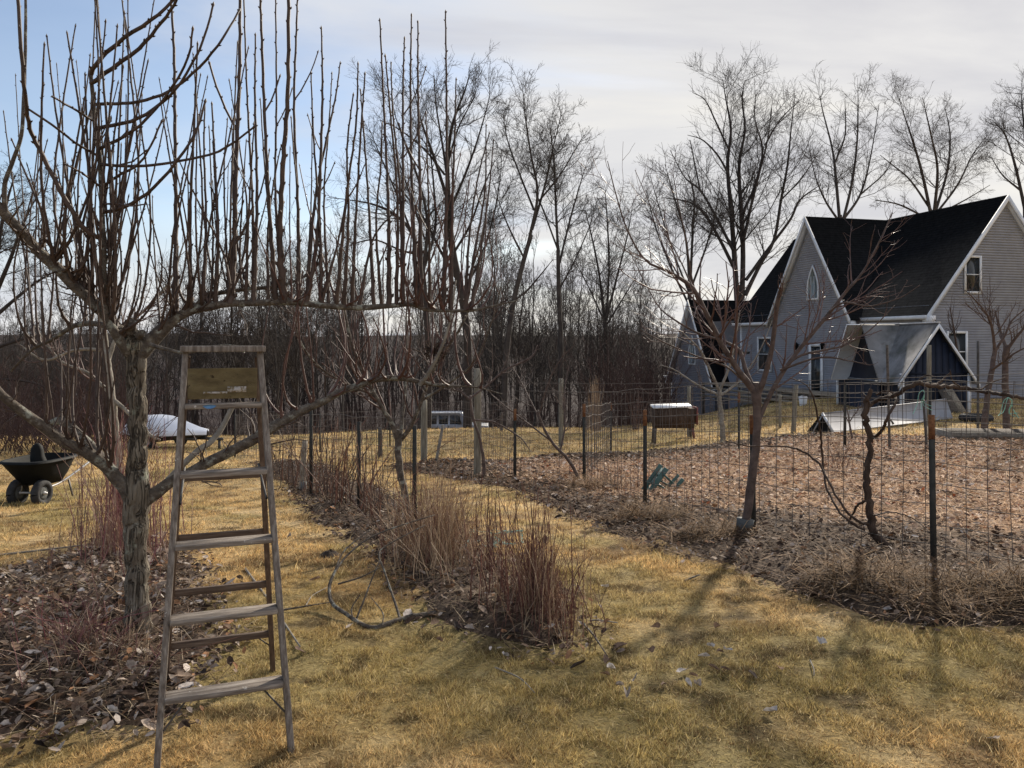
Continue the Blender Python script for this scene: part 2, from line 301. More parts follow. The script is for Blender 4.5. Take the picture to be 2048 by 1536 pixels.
def ground_mat(name, scale=30, vary=0.6, bump=1.0):
    m, t, b = base_mat(name); at = N(t, 'ShaderNodeAttribute', attribute_name='Col'); tcn = N(t, 'ShaderNodeTexCoord')
    nz = N(t, 'ShaderNodeTexNoise', i_Scale=scale, i_Detail=12.0, i_Roughness=0.82); t.links.new(tcn.outputs['Object'], nz.inputs['Vector'])
    mr_ = N(t, 'ShaderNodeMapRange', i_1=0.36, i_2=0.64, i_3=1 - vary, i_4=1 + vary); t.links.new(nz.outputs[0], mr_.inputs[0])
    vm = N(t, 'ShaderNodeVectorMath', operation='SCALE'); t.links.new(at.outputs['Color'], vm.inputs[0]); t.links.new(mr_.outputs[0], vm.inputs['Scale'])
    t.links.new(vm.outputs[0], b.inputs['Base Color']); b.inputs['Roughness'].default_value = 0.95; b.inputs['Specular IOR Level'].default_value = 0.1
    bp = N(t, 'ShaderNodeBump', i_Strength=bump, i_Distance=0.03); t.links.new(nz.outputs[0], bp.inputs['Height']); t.links.new(bp.outputs[0], b.inputs['Normal'])
    return m
MT['lawn'] = ground_mat('lawn_soil'); MT['bed'] = ground_mat('bed_mulch', 34, 0.75, 1.0)
def roof_mat():
    m, t, b = base_mat('dark_shingles'); tcn = N(t, 'ShaderNodeTexCoord'); sp = N(t, 'ShaderNodeSeparateXYZ'); t.links.new(tcn.outputs['Object'], sp.inputs[0])
    wv = mth(t, 'FRACT', mth(t, 'MULTIPLY', sp.outputs[2], 8.5))
    nz = N(t, 'ShaderNodeTexNoise', i_Scale=5.0, i_Detail=8.0, i_Roughness=0.75); t.links.new(tcn.outputs['Object'], nz.inputs['Vector'])
    rp = ramp(t, [(0.3, (0.008, 0.0085, 0.0095)), (0.7, (0.019, 0.020, 0.022))]); t.links.new(nz.outputs[0], rp.inputs[0])
    cm_ = N(t, 'ShaderNodeMapRange', i_1=0.0, i_2=0.25, i_3=0.55, i_4=1.25); t.links.new(wv, cm_.inputs[0]); sc_ = N(t, 'ShaderNodeVectorMath', operation='SCALE'); t.links.new(rp.outputs[0], sc_.inputs[0]); t.links.new(cm_.outputs[0], sc_.inputs['Scale']); t.links.new(sc_.outputs[0], b.inputs['Base Color'])
    bp = N(t, 'ShaderNodeBump', i_Strength=0.5, i_Distance=0.02); t.links.new(mth(t, 'ADD', wv, nz.outputs[0]), bp.inputs['Height']); t.links.new(bp.outputs[0], b.inputs['Normal'])
    b.inputs['Roughness'].default_value = 1.0; b.inputs['Specular IOR Level'].default_value = 0.0
    return m
MT['shingle'] = roof_mat()

# ------------------------------------------------------------------ beds (polygons on the ground)
def gpoly(pts): return np.array([G(*p)[:2] for p in pts])
BED_A = gpoly([(-160, 1180), (-20, 1150), (90, 1128), (210, 1085), (330, 1075), (400, 1120), (440, 1180), (470, 1260), (440, 1330), (350, 1400), (290, 1455), (120, 1495), (-160, 1510)])
BED_B = gpoly([(505, 925), (560, 985), (630, 1040), (700, 1098), (742, 1125), (790, 1185), (870, 1250), (960, 1288), (1100, 1312), (1178, 1300), (1192, 1255), (1120, 1180), (1040, 1120), (940, 1065), (850, 1020), (760, 980), (690, 950), (620, 925)])
BED_C = gpoly([(780, 936), (900, 962), (1040, 986), (1100, 1016), (1200, 1062), (1330, 1102), (1450, 1135), (1570, 1185), (1700, 1238), (1850, 1262), (2060, 1262), (2500, 1300), (2500, 880), (2060, 872), (1900, 880), (1700, 872), (1500, 885), (1300, 905), (1150, 912), (1000, 925), (860, 925)])
def inpoly(poly, x, y):
    x = np.asarray(x); y = np.asarray(y); ins = np.zeros(x.shape, bool); j = len(poly) - 1
    for i in range(len(poly)):
        xi, yi = poly[i]; xj, yj = poly[j]
        c = ((yi > y) != (yj > y)) & (x < (xj - xi) * (y - yi) / (yj - yi + 1e-12) + xi)
        ins ^= c; j = i
    return ins
def pdist(poly, x, y):
    d = np.full(np.shape(x), 1e9); m = len(poly)
    for i in range(m):
        a = poly[i]; b = poly[(i + 1) % m]; ab = b - a; t = np.clip(((x - a[0]) * ab[0] + (y - a[1]) * ab[1]) / (ab @ ab + 1e-12), 0, 1)
        d = np.minimum(d, np.hypot(x - a[0] - t * ab[0], y - a[1] - t * ab[1]))
    return d
def bedlift(x, y):
    x = np.asarray(x, float); y = np.asarray(y, float); jx = x + (fbm(x, y, 2.2, 21, 3) - 0.5) * 0.5; jy = y + (fbm(x, y, 2.2, 31, 3) - 0.5) * 0.5; out = np.full(x.shape, -0.03)
    for poly in (BED_A, BED_B, BED_C):
        m = inpoly(poly, jx, jy); dd = np.where(m, pdist(poly, jx, jy), 0)
        out = np.maximum(out, np.where(m, -0.025 + 0.055 * sstep(0, 0.35, dd) + 0.07 * sstep(0.0, 0.5, dd) * (fbm(x, y, 3.0, 81, 4) - 0.15), -0.03))
    return out
def inbeds(x, y, jit=0.0):
    if jit:
        x = x + (fbm(x, y, 2.2, 21, 3) - 0.5) * jit; y = y + (fbm(x, y, 2.2, 31, 3) - 0.5) * jit
    return inpoly(BED_A, x, y) | inpoly(BED_B, x, y) | inpoly(BED_C, x, y)

# ------------------------------------------------------------------ ground sheet
STRAW = np.array((0.64, 0.440, 0.200)); PALE = np.array((0.76, 0.57, 0.31)); GREEN = np.array((0.27, 0.240, 0.088)); THATCH = np.array((0.25, 0.155, 0.078))
def lawn_col(x, y, blade=False, r=None):
    g = sstep(0.52, 0.74, fbm(x, y, 0.55, 41, 4)) * 0.60
    g = np.maximum(g, 0.5 * sstep(0.58, 0.78, fbm(x, y, 1.7, 47, 3)))
    t = sstep(0.54, 0.70, fbm(x, y, 2.6, 55, 4))
    p = sstep(0.45, 0.7, fbm(x, y, 2.4, 61, 3))
    c = STRAW + (PALE - STRAW) * p[..., None] * 0.8
    c = c + (THATCH - c) * (t * 0.75)[..., None]
    c = c + (GREEN - c) * g[..., None]
    k = sstep(0.62, 0.69, fbm(x, y, 5.5, 67, 4)) * 0.75
    c = c + (np.array((0.105, 0.075, 0.042)) - c) * k[..., None]
    return c
def axis(lo, hi, dense_lo, dense_hi, st, grow):
    a = list(np.arange(dense_lo, dense_hi, st)); s = st; v = dense_hi
    while v < hi: a.append(v); s *= grow; v += s
    a.append(hi); s = st; v = dense_lo - st
    while v > lo: a.insert(0, v); s *= grow; v -= s
    a.insert(0, lo); return np.array(a)
xs = axis(-900, 900, -5, 6, 0.11, 1.045); ys = axis(-300, 1500, 1.5, 11, 0.11, 1.035)
X, Y = np.meshgrid(xs, ys); Z = hz_(X, Y)
gv = np.stack([X, Y, Z], -1).reshape(-1, 3); nx, ny = len(xs), len(ys)
ii = np.arange(ny - 1)[:, None] * nx + np.arange(nx - 1)[None]
gq = np.stack([ii, ii + 1, ii + nx + 1, ii + nx], -1).reshape(-1, 4)
gc = lawn_col(X.ravel(), Y.ravel()) * 0.72
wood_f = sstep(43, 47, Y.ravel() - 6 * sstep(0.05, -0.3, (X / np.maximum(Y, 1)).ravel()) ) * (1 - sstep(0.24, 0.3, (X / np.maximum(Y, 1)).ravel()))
leafc = np.array((0.058, 0.042, 0.034)) * (0.6 + 0.8 * fbm(X.ravel(), Y.ravel(), 0.4, 71, 3))[:, None] * (1 - 0.30 * sstep(80, 140, Y.ravel()))[:, None] * np.where(Y.ravel()[:, None] > 110, np.array((1.0, 1.05, 1.25)), 1.0)  # far floor and hill tinted bluer, distance haze put into their colour
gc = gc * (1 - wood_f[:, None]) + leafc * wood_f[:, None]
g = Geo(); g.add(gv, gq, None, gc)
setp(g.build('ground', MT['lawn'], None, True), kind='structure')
def bed_sheet(name, poly, st, lift, colf):
    x0, y0 = poly.min(0) - 0.1; x1, y1 = poly.max(0) + 0.1; x1 = min(x1, 16)
    bx = np.arange(x0, x1, st); by = np.arange(y0, y1, st); BX, BY = np.meshgrid(bx, by)
    JX = BX + (fbm(BX, BY, 2.2, 21, 3) - 0.5) * 0.5; JY = BY + (fbm(BX, BY, 2.2, 31, 3) - 0.5) * 0.5
    m = inpoly(poly, JX, JY); BZ = hz_(BX, BY) + bedlift(BX, BY)
    idx = np.arange(BX.size).reshape(BX.shape)
    ok = m[:-1, :-1] & m[1:, :-1] & m[:-1, 1:] & m[1:, 1:]
    q = np.stack([idx[:-1, :-1][ok], idx[:-1, 1:][ok], idx[1:, 1:][ok], idx[1:, :-1][ok]], -1)
    use = np.unique(q); re = np.full(BX.size, -1); re[use] = np.arange(len(use))
    e = Geo(); vv = np.stack([BX, BY, BZ], -1).reshape(-1, 3)[use]; e.add(vv, re[q], None, colf(vv[:, 0], vv[:, 1]))
    return setp(e.build(name, MT['bed'], None, True), kind='structure')
SOILC = np.array((0.060, 0.041, 0.030)); MULCH = np.array((0.40, 0.25, 0.145)); LEAFC = np.array((0.13, 0.095, 0.070))
def col_soil(x, y): return SOILC + (LEAFC - SOILC) * fbm(x, y, 3, 91, 3)[:, None]
def bedc_in(x, y):   # inside the garden, behind the wire: pinkish straw mulch
    d = (x * 0.80 + y * 0.60) - (3.35 * 0.80 + 6.4 * 0.60)
    return sstep(0.1, 1.6, d + (fbm(x, y, 0.8, 95, 3) - 0.5) * 1.5) * sstep(-1.5, 1.0, x - 1.0 + (y - 10) * 0.15) * (1 - sstep(15.5, 17.5, y))
def col_c(x, y):
    f = bedc_in(x, y) * (0.25 + 0.75 * sstep(0.38, 0.58, fbm(x, y, 2.2, 97, 4))); return col_soil(x, y) * (1 - f[:, None]) + MULCH * f[:, None]
bed_sheet('tree_bed', BED_A, 0.07, 0.09, col_soil)
bed_sheet('shrub_bed', BED_B, 0.07, 0.10, col_soil)
bed_sheet('garden_bed', BED_C, 0.10, 0.10, col_c)

# ------------------------------------------------------------------ lawn blades
def blades(name, n, y0, y1, hgt, wid, label, seed, powr=1.0, flat=False):
    r = np.random.default_rng(seed)
    u = r.random(n); y = (y0 ** (2 - powr) + u * (y1 ** (2 - powr) - y0 ** (2 - powr))) ** (1 / (2 - powr))
    x = (r.random(n) * 2 - 1) * (0.74 * y + 0.6)
    keep = ~inbeds(x, y, 0.5) | (r.random(n) < 0.05)
    x, y = x[keep], y[keep]; n = len(x); z = hz_(x, y) - 0.004
    tuft = fbm(x, y, 7.5, 101, 3)
    keep = r.random(n) < 0.55 + 0.6 * sstep(0.34, 0.60, tuft); x, y, z, tuft = x[keep], y[keep], z[keep], tuft[keep]; n = len(x)
    h = hgt * (0.45 + 0.9 * r.random(n)) * (0.22 + 1.25 * sstep(0.2, 0.8, tuft)) * (1 + 1.2 * (r.random(n) < 0.02)); w = wid * (0.6 + 0.8 * r.random(n))
    fa = r.random(n) * math.pi * 2; la = r.random(n) * math.pi * 2; ln = h * (0.25 + 0.95 * r.random(n))
    if flat: h = h * 0.18 + 0.002; ln = hgt * (0.6 + 0.9 * r.random(n)); z = z + 0.006
    b = np.stack([x, y, z], -1); sd_ = np.stack([np.cos(fa), np.sin(fa), np.zeros(n)], -1) * (w / 2)[:, None]
    tip = b + np.stack([np.cos(la) * ln, np.sin(la) * ln, h], -1)
    c = lawn_col(x, y); rr = r.random(n)[:, None]
    c = c * (0.40 + 1.1 * rr); gr = r.random(n) < 0.10; c[gr] = c[gr] * 0.4 + GREEN * 0.6
    pl = r.random(n) < 0.14; c[pl] = np.array((0.62, 0.50, 0.28)) * (0.8 + 0.4 * r.random(pl.sum())[:, None])
    dk = r.random(n) < 0.10; c[dk] = np.array((0.16, 0.085, 0.04))
    v = np.stack([b - sd_, b + sd_, tip], 1).reshape(-1, 3)
    e = Geo(); e.add(v, None, np.arange(n * 3).reshape(-1, 3), np.repeat(c, 3, axis=0))
    return setp(e.build(name, MT['blades']), label, 'grass', kind='stuff')
blades('matted_grass', 260000, 1.9, 7.5, 0.040, 0.0042, 'matted dead grass thatch lying flat between the lawn tufts', 4, 0.6, True)
blades('lawn_grass', 500000, 1.9, 6.5, 0.027, 0.0034, 'short straw-coloured winter lawn with olive patches round the ladder', 1, 0.55)
blades('lawn_grass', 320000, 6.3, 17.0, 0.036, 0.0080, 'straw-coloured lawn running back past the wire fences', 2, 1.1)
blades('lawn_grass', 160000, 16.5, 46.0, 0.06, 0.022, 'pale open lawn in front of the woods and house', 3, 1.2)

# ------------------------------------------------------------------ leaf litter and straw
def leaves(e, x, y, size, col, r, lift=0.02, tilt=0.55):
    n = len(x); z = hz_(x, y) + np.maximum(bedlift(x, y), 0.006) + lift * (0.15 + 0.8 * r.random(n) ** 1.5)
    a = r.random(n) * 2 * math.pi; L = size * np.clip(0.85 * np.exp(r.normal(size=n) * 0.42), 0.3, 2.2); Wd = L * (0.35 + 0.3 * r.random(n))
    d = np.stack([np.cos(a), np.sin(a), (r.random(n) - 0.5) * 2 * tilt], -1); d /= np.linalg.norm(d, axis=1, keepdims=True)
    s = np.stack([-np.sin(a), np.cos(a), (r.random(n) - 0.5) * 2 * tilt], -1); s -= d * np.sum(s * d, 1, keepdims=True); s /= np.linalg.norm(s, axis=1, keepdims=True)
    up = np.cross(d, s); c0 = np.stack([x, y, z], -1); cu = (r.random(n) * 0.45 * Wd)[:, None]
    l_ = L[:, None]; w_ = Wd[:, None]
    base = c0 - d * l_ / 2; tip = c0 + d * l_ / 2 + up * cu * 0.6
    v = np.stack([base, c0 - d * l_ * .18 + s * w_ / 2 + up * cu, c0 + d * l_ * .22 + s * w_ * .42 + up * cu, tip, c0 + d * l_ * .22 - s * w_ * .42 + up * cu, c0 - d * l_ * .18 - s * w_ / 2 + up * cu], 1).reshape(-1, 3)
    k = np.arange(n)[:, None] * 6
    q = np.concatenate([k + np.array([[0, 3, 2, 1]]), k + np.array([[0, 5, 4, 3]])]); e.add(v, q, None, np.repeat(col, 6, axis=0))
def straws(e, x, y, ln, w, col, r, tilt=0.25, lift=0.02):
    n = len(x); z = hz_(x, y) + np.maximum(bedlift(x, y), 0.006) + lift * r.random(n)
    a = r.random(n) * 2 * math.pi; L = ln * (0.4 + r.random(n)); d = np.stack([np.cos(a), np.sin(a), (r.random(n) - 0.4) * 2 * tilt], -1) * L[:, None]
    s = np.stack([-np.sin(a), np.cos(a), np.zeros(n)], -1) * (w / 2); up = np.array([[0, 0, w]])
    b = np.stack([x, y, z], -1); m = b + d * 0.5 + np.stack([np.zeros(n), np.zeros(n), L * 0.08 * r.random(n)], -1); t = b + d
    v = np.stack([b - s, b + s, m + s, m - s, t], 1).reshape(-1, 3); k = np.arange(n)[:, None] * 5
    e.add(v, k + np.array([[0, 1, 2, 3]]), k + np.array([[3, 2, 4]]), np.repeat(col, 5, axis=0))
def scatter(poly, n, r, grow=0.25, xmax=12):
    lo = poly.min(0) - grow; hi = poly.max(0) + grow; hi[0] = min(hi[0], xmax); out = []
    while sum(len(o) for o in out) < n:
        p = lo + (hi - lo) * r.random((n, 2)); jx = p[:, 0] + (r.random(n) - 0.5) * grow + (fbm(p[:, 0], p[:, 1], 2.2, 21, 3) - 0.5) * 0.5; jy = p[:, 1] + (r.random(n) - 0.5) * grow + (fbm(p[:, 0], p[:, 1], 2.2, 31, 3) - 0.5) * 0.5
        vis = np.abs(p[:, 0]) < 0.8 * p[:, 1] + 0.8
        out.append(p[inpoly(poly, jx, jy) & vis])
    p = np.concatenate(out)[:n]; return p[:, 0], p[:, 1]
LEAF_P = np.array([(0.06, 0.040, 0.030), (0.13, 0.088, 0.062), (0.24, 0.18, 0.138), (0.36, 0.295, 0.245), (0.48, 0.42, 0.37), (0.27, 0.145, 0.078), (0.05, 0.038, 0.034)])
def pick(pal, n, r, p=None): return pal[r.choice(len(pal), n, p=p)] * (0.7 + 0.6 * r.random(n))[:, None]
r = np.random.default_rng(11)
e = Geo(); x, y = scatter(BED_A, 6500, r); leaves(e, x, y, 0.050, pick(LEAF_P, len(x), r, [.2, .22, .2, .15, .08, .06, .09]), r, 0.06, 0.7)
x, y = scatter(BED_A, 4200, r); straws(e, x, y, 0.17, 0.0028, pick(np.array([(0.26, 0.19, 0.12), (0.12, 0.07, 0.055), (0.36, 0.29, 0.20), (0.17, 0.12, 0.09)]), len(x), r), r, 0.45, 0.06)
setp(e.build('leaf_litter', MT['litter']), 'brown and grey leaf litter with twigs round the foot of the pear tree', 'leaf litter', kind='stuff')
e = Geo(); x, y = scatter(BED_B, 9000, r); leaves(e, x, y, 0.048, pick(LEAF_P, len(x), r, [.30, .27, .14, .06, .03, .10, .10]), r, 0.05, 0.7)
x, y = scatter(BED_B, 5000, r); straws(e, x, y, 0.17, 0.0038, pick(np.array([(0.24, 0.17, 0.10), (0.13, 0.08, 0.06), (0.33, 0.26, 0.17)]), len(x), r), r, 0.35, 0.05)
setp(e.build('leaf_litter', MT['litter']), 'dark leaf litter along the shrub row between the two lawn strips', 'leaf litter', kind='stuff')
e = Geo(); x, y = scatter(BED_C, 54000, r); f = bedc_in(x, y)
cd = pick(LEAF_P, len(x), r, [.30, .26, .15, .08, .04, .07, .10]); cm = pick(np.array([(0.48, 0.325, 0.215), (0.58, 0.43, 0.31), (0.32, 0.195, 0.13), (0.12, 0.075, 0.055), (0.64, 0.53, 0.44), (0.32, 0.09, 0.035)]), len(x), r, [.3, .26, .16, .16, .09, .03])
leaves(e, x, y, 0.030 + 0.0022 * y, np.where((r.random(len(x)) < f)[:, None], cm, cd), r, 0.06, 0.7)
x, y = scatter(BED_C, 40000, r, 0.1); f = bedc_in(x, y)
cs = np.where((r.random(len(x)) < f)[:, None], pick(np.array([(0.60, 0.39, 0.22), (0.46, 0.28, 0.155), (0.68, 0.48, 0.31), (0.24, 0.12, 0.07)]), len(x), r), pick(np.array([(0.16, 0.10, 0.06), (0.085, 0.052, 0.036), (0.26, 0.175, 0.105)]), len(x), r))
straws(e, x, y, 0.19, 0.0065, cs, r, 0.25, 0.05)
setp(e.build('mulch_straw', MT['litter']), 'pinkish straw mulch and leaves covering the fenced garden', 'mulch', kind='stuff')
# straw heaps along the garden's near edge
def heap(px, py, w, h, n, label, pal):
    c = G(px, py); e = Geo(); r2 = np.random.default_rng(int(px))
    a = r2.random(n) * 2 * math.pi; q = np.sqrt(r2.random(n)); x = c[0] + np.cos(a) * q * w; y = c[1] + np.sin(a) * q * w * 0.6
    e0 = Geo(); straws(e0, x, y, 0.24, 0.005, pick(pal, n, r2), r2, 0.5, 0.02)
    v = e0.v[0].reshape(n, 5, 3); v[:, :, 2] += (h * (1 - q ** 2) * r2.random(n))[:, None]
    e0.v[0] = v.reshape(-1, 3)
    return setp(e0.build('straw_heap', MT['litter'], None, False, (c[0], c[1], c[2])), label, 'straw heap', kind='stuff')
SP = np.array([(0.23, 0.14, 0.07), (0.14, 0.082, 0.043), (0.065, 0.042, 0.027), (0.33, 0.215, 0.115)])
heap(1300, 1048, 0.50, 0.15, 1100, 'heap of dry straw at the foot of a dark fence post', SP)
heap(1425, 1085, 0.40, 0.10, 700, 'low heap of straw beside the grey tree guard', SP)
heap(1735, 1180, 0.50, 0.16, 1200, 'brown straw mound in front of the twisted grapevine', SP)
heap(2020, 1200, 0.45, 0.14, 900, 'straw mound past the rusty-topped fence post', SP)
heap(1900, 1225, 0.38, 0.07, 500, 'scattered straw below the rusty-topped fence post', SP)
heap(1185, 985, 0.5, 0.14, 900, 'straw clump round the fence post beside the leaning tree', SP)

# ------------------------------------------------------------------ branch helpers
def cr(pts, n):
    p = np.asarray(pts, float); p = np.vstack([2 * p[0] - p[1], p, 2 * p[-1] - p[-2]]); m = len(p) - 3
    t = np.linspace(0, m, n); i = np.minimum(t.astype(int), m - 1); f = (t - i)[:, None]
    a, b, c, d = p[i], p[i + 1], p[i + 2], p[i + 3]
    return 0.5 * (2 * b + (c - a) * f + (2 * a - 5 * b + 4 * c - d) * f ** 2 + (3 * b - a - 3 * c + d) * f ** 3)
def limb(pts, n=24):
    """pts: (px, py, depth, width in photo px) -> positions (n,3), radii (n)"""
    q = []
    for p in pts:
        w = W(p[0], p[1], p[2]); q.append((*w, p[3] * 0.40 * p[2] / F))
    c = cr(q, n); return c[:, :3], np.maximum(c[:, 3], 0.002)
def knobby(e, P, Rr, S, amp, rs, seed, c=None, jit=0.5):
    K = len(P); r2 = np.random.default_rng(seed)
    L = np.concatenate([[0], np.cumsum(np.linalg.norm(np.diff(P, axis=0), axis=1))])
    aa = np.arange(S) / S * 2 * math.pi
    A, LL = np.meshgrid(aa, L)
    nz = fbm(np.cos(A) * 1.3 + seed, LL * rs * 0.55 + np.sin(A) * 1.3, 1.6, seed, 3) - 0.5
    rn = 1 + amp * 2 * nz + amp * 0.5 * (fbm(A * 2.2, LL * rs * 0.4, 2.5, seed + 5, 2) - 0.5)
    rn[:, -1] = rn[:, -1]
    Pn = P + (np.stack([vnoise(L * rs, L * 0 + i * 7, 0.8, seed + i) for i in range(3)], -1) - 0.5) * (Rr[:, None] * jit)
    return e.tubes(Pn[None], Rr[None], S, c, rn[None], cap=True)
def sprout(P, R, L, n, t0, t1, ang, lenf, up, wob, K, rf, rmin, r, taper=0.35, lvar=0.5, flat=None):
    Nn, Kp, _ = P.shape
    w = L / L.sum(); par = r.choice(Nn, n, p=w); t = t0 + (t1 - t0) * r.random(n); k = t * (Kp - 1); i = np.minimum(k.astype(int), Kp - 2); f = (k - i)[:, None]
    b = P[par, i] * (1 - f) + P[par, i + 1] * f; rb = R[par, i] * (1 - f[:, 0]) + R[par, i + 1] * f[:, 0]
    T = P[par, i + 1] - P[par, i]; T /= np.linalg.norm(T, axis=1, keepdims=True) + 1e-9
    rv = r.normal(size=(n, 3))
    if flat is not None: rv[:, 2] *= flat
    pv = rv - T * np.sum(rv * T, 1, keepdims=True); pv /= np.linalg.norm(pv, axis=1, keepdims=True) + 1e-9
    a = np.radians(ang) * (0.7 + 0.6 * r.random(n)); d = T * np.cos(a)[:, None] + pv * np.sin(a)[:, None]
    ln = lenf * L[par] * (1 - 0.55 * t) * (1 - lvar + 2 * lvar * r.random(n)); st = (ln / (K - 1))[:, None]
    Q = np.empty((n, K, 3)); Q[:, 0] = b
    for j in range(1, K):
        d = d + np.array([0, 0, up]) + r.normal(size=(n, 3)) * wob; d /= np.linalg.norm(d, axis=1, keepdims=True)
        Q[:, j] = Q[:, j - 1] + d * st
    r0 = np.maximum(rb * rf, rmin); RR = r0[:, None] * np.linspace(1, taper, K)[None]
    return Q, np.maximum(RR, rmin * 0.6), ln
def stack(limbs, K=12):
    P = []; R = []
    for p, q in limbs:
        c = np.linspace(0, len(p) - 1, K); P.append(np.stack([np.interp(c, np.arange(len(p)), p[:, k]) for k in range(3)], -1)); R.append(np.interp(c, np.arange(len(p)), q))
    P = np.array(P); R = np.array(R); L = np.linalg.norm(np.diff(P, axis=1), axis=2).sum(1); return P, R, L

# ------------------------------------------------------------------ the near pear tree
D0 = 4.8
base = G(276, 1275); base[1] = D0 if abs(base[1] - D0) < 0.6 else base[1]
pear = thing('pear_tree', (W(276, 1275, D0)[0], D0, hz1(W(276, 1275, D0)[0], D0)), 'old pear tree thick with upright shoots behind the wooden stepladder', 'tree')
zb = hz1(W(276, 0, D0)[0], D0)
e = Geo(); P, Rr = limb([(276, 1330, D0, 84), (276, 1275, D0, 70), (275, 1220, D0, 59), (275, 1150, D0, 54), (273, 1080, D0, 54), (271, 1020, D0, 62), (272, 960, D0, 53), (276, 900, D0, 44), (277, 840, D0, 42), (275, 780, D0, 43), (272, 730, D0, 45), (268, 695, D0, 54), (262, 668, D0, 46), (256, 655, D0, 20)], 110)
knobby(e, P, Rr, 48, 0.17, 20, 3); trunk = e.build('trunk', MT['bark'], pear, True)
LIMBS = {}
def add_limb(key, pts, n=40, S=16, amp=0.10, mat='limb', root=None, name='limb', seed=None):
    P, Rr = limb(pts, n); e = Geo(); knobby(e, P, Rr, S, amp, 12, seed or (len(LIMBS) + 11)); o = e.build(name, MT[mat], root or pear, True); LIMBS[key] = (P, Rr, o); return o
add_limb('LU', [(268, 705, D0, 34), (236, 660, 4.78, 29), (192, 610, 4.74, 27), (150, 570, 4.7, 26), (100, 525, 4.64, 27), (60, 485, 4.58, 26), (22, 440, 4.5, 24), (-5, 412, 4.45, 22), (-40, 372, 4.38, 19), (-80, 320, 4.3, 15), (-110, 250, 4.25, 9)], 60)
add_limb('LV', [(16, 440, 4.49, 13), (9, 405, 4.46, 12), (11, 362, 4.44, 11), (27, 320, 4.43, 10), (43, 265, 4.42, 9), (49, 160, 4.42, 8), (51, 50, 4.42, 7), (50, -60, 4.42, 5)], 40, 10)
add_limb('LL', [(268, 1005, D0, 40), (240, 962, 4.76, 34), (205, 925, 4.7, 32), (170, 905, 4.66, 30), (130, 885, 4.6, 27), (95, 858, 4.54, 25), (60, 833, 4.48, 24), (28, 812, 4.42, 22), (-5, 780, 4.36, 20), (-50, 720, 4.3, 17), (-90, 640, 4.25, 12)], 50)
add_limb('LB', [(230, 945, 4.9, 24), (180, 888, 4.98, 23), (140, 852, 5.05, 22), (118, 842, 5.1, 20), (98, 848, 5.12, 16)], 24)
add_limb('LM', [(255, 672, 4.85, 22), (202, 649, 4.95, 15), (158, 649, 5.0, 13), (126, 664, 5.05, 11), (100, 681, 5.1, 9), (64, 699, 5.15, 8), (22, 742, 5.2, 4)], 30, 10)
add_limb('C', [(262, 705, 4.78, 32), (238, 675, 4.72, 24), (214, 625, 4.66, 18), (208, 560, 4.62, 16), (205, 450, 4.6, 14), (202, 350, 4.6, 12), (192, 260, 4.6, 11), (185, 190, 4.6, 10), (181, 148, 4.6, 9)], 50)
add_limb('RU', [(272, 712, D0, 44), (305, 678, 4.82, 37), (335, 650, 4.85, 31), (362, 630, 4.88, 25), (420, 612, 4.92, 20), (500, 606, 4.98, 17), (580, 605, 5.04, 15.5), (660, 612, 5.1, 15), (740, 615, 5.16, 14), (815, 609, 5.22, 12), (860, 619, 5.26, 10), (935, 621, 5.32, 8), (985, 612, 5.36, 5), (1040, 600, 5.4, 2.5)], 70)
add_limb('RA', [(385, 620, 4.9, 16), (412, 595, 4.95, 13), (450, 584, 5.05, 11), (505, 577, 5.12, 10), (565, 571, 5.2, 8), (620, 545, 5.3, 5), (660, 500, 5.4, 2.5)], 30, 10)
add_limb('RL', [(272, 1012, D0, 42), (310, 985, 4.84, 32), (350, 960, 4.88, 28), (420, 925, 4.95, 27), (480, 892, 5.0, 26), (525, 866, 5.05, 28), (560, 846, 5.1, 25), (620, 815, 5.16, 21), (680, 785, 5.22, 18), (740, 763, 5.28, 16), (800, 757, 5.34, 14), (850, 766, 5.38, 10), (900, 772, 5.42, 7), (950, 774, 5.46, 4), (1005, 788, 5.5, 2)], 70)
add_limb('RB', [(330, 965, 4.95, 16), (390, 905, 5.1, 15), (425, 882, 5.2, 14), (446, 850, 5.28, 13), (462, 818, 5.32, 12), (474, 806, 5.34, 9)], 26, 12, mat='pale_bark')
add_limb('RC', [(838, 770, 5.36, 12), (858, 745, 5.34, 10), (885, 690, 5.3, 8), (900, 640, 5.3, 6), (912, 560, 5.3, 4)], 20, 8, mat='pale_bark')
add_limb('RT', [(300, 690, 4.7, 12), (340, 700, 4.6, 8), (380, 705, 4.5, 6), (440, 690, 4.4, 4), (490, 694, 4.35, 2.5)], 20, 8)
# cut knots on the crotch
for (px, py, dx, dz, s) in ((262, 662, 0.06, 0.05, 22), (278, 672, 0.09, 0.02, 16)):
    a = W(px, py, 4.74); b = a + np.array((dx * 0.5, -0.05, dz)); e = Geo()
    e.tubes(np.array([[a, a + (b - a) * .5, b, b - (b - a) * .12]]), np.array([[s, s * .85, s * .8, s * .45]]) / 2 * 4.7 / F, 12, cap=True); e.build('pruned_stub', MT['limb'], pear, True)
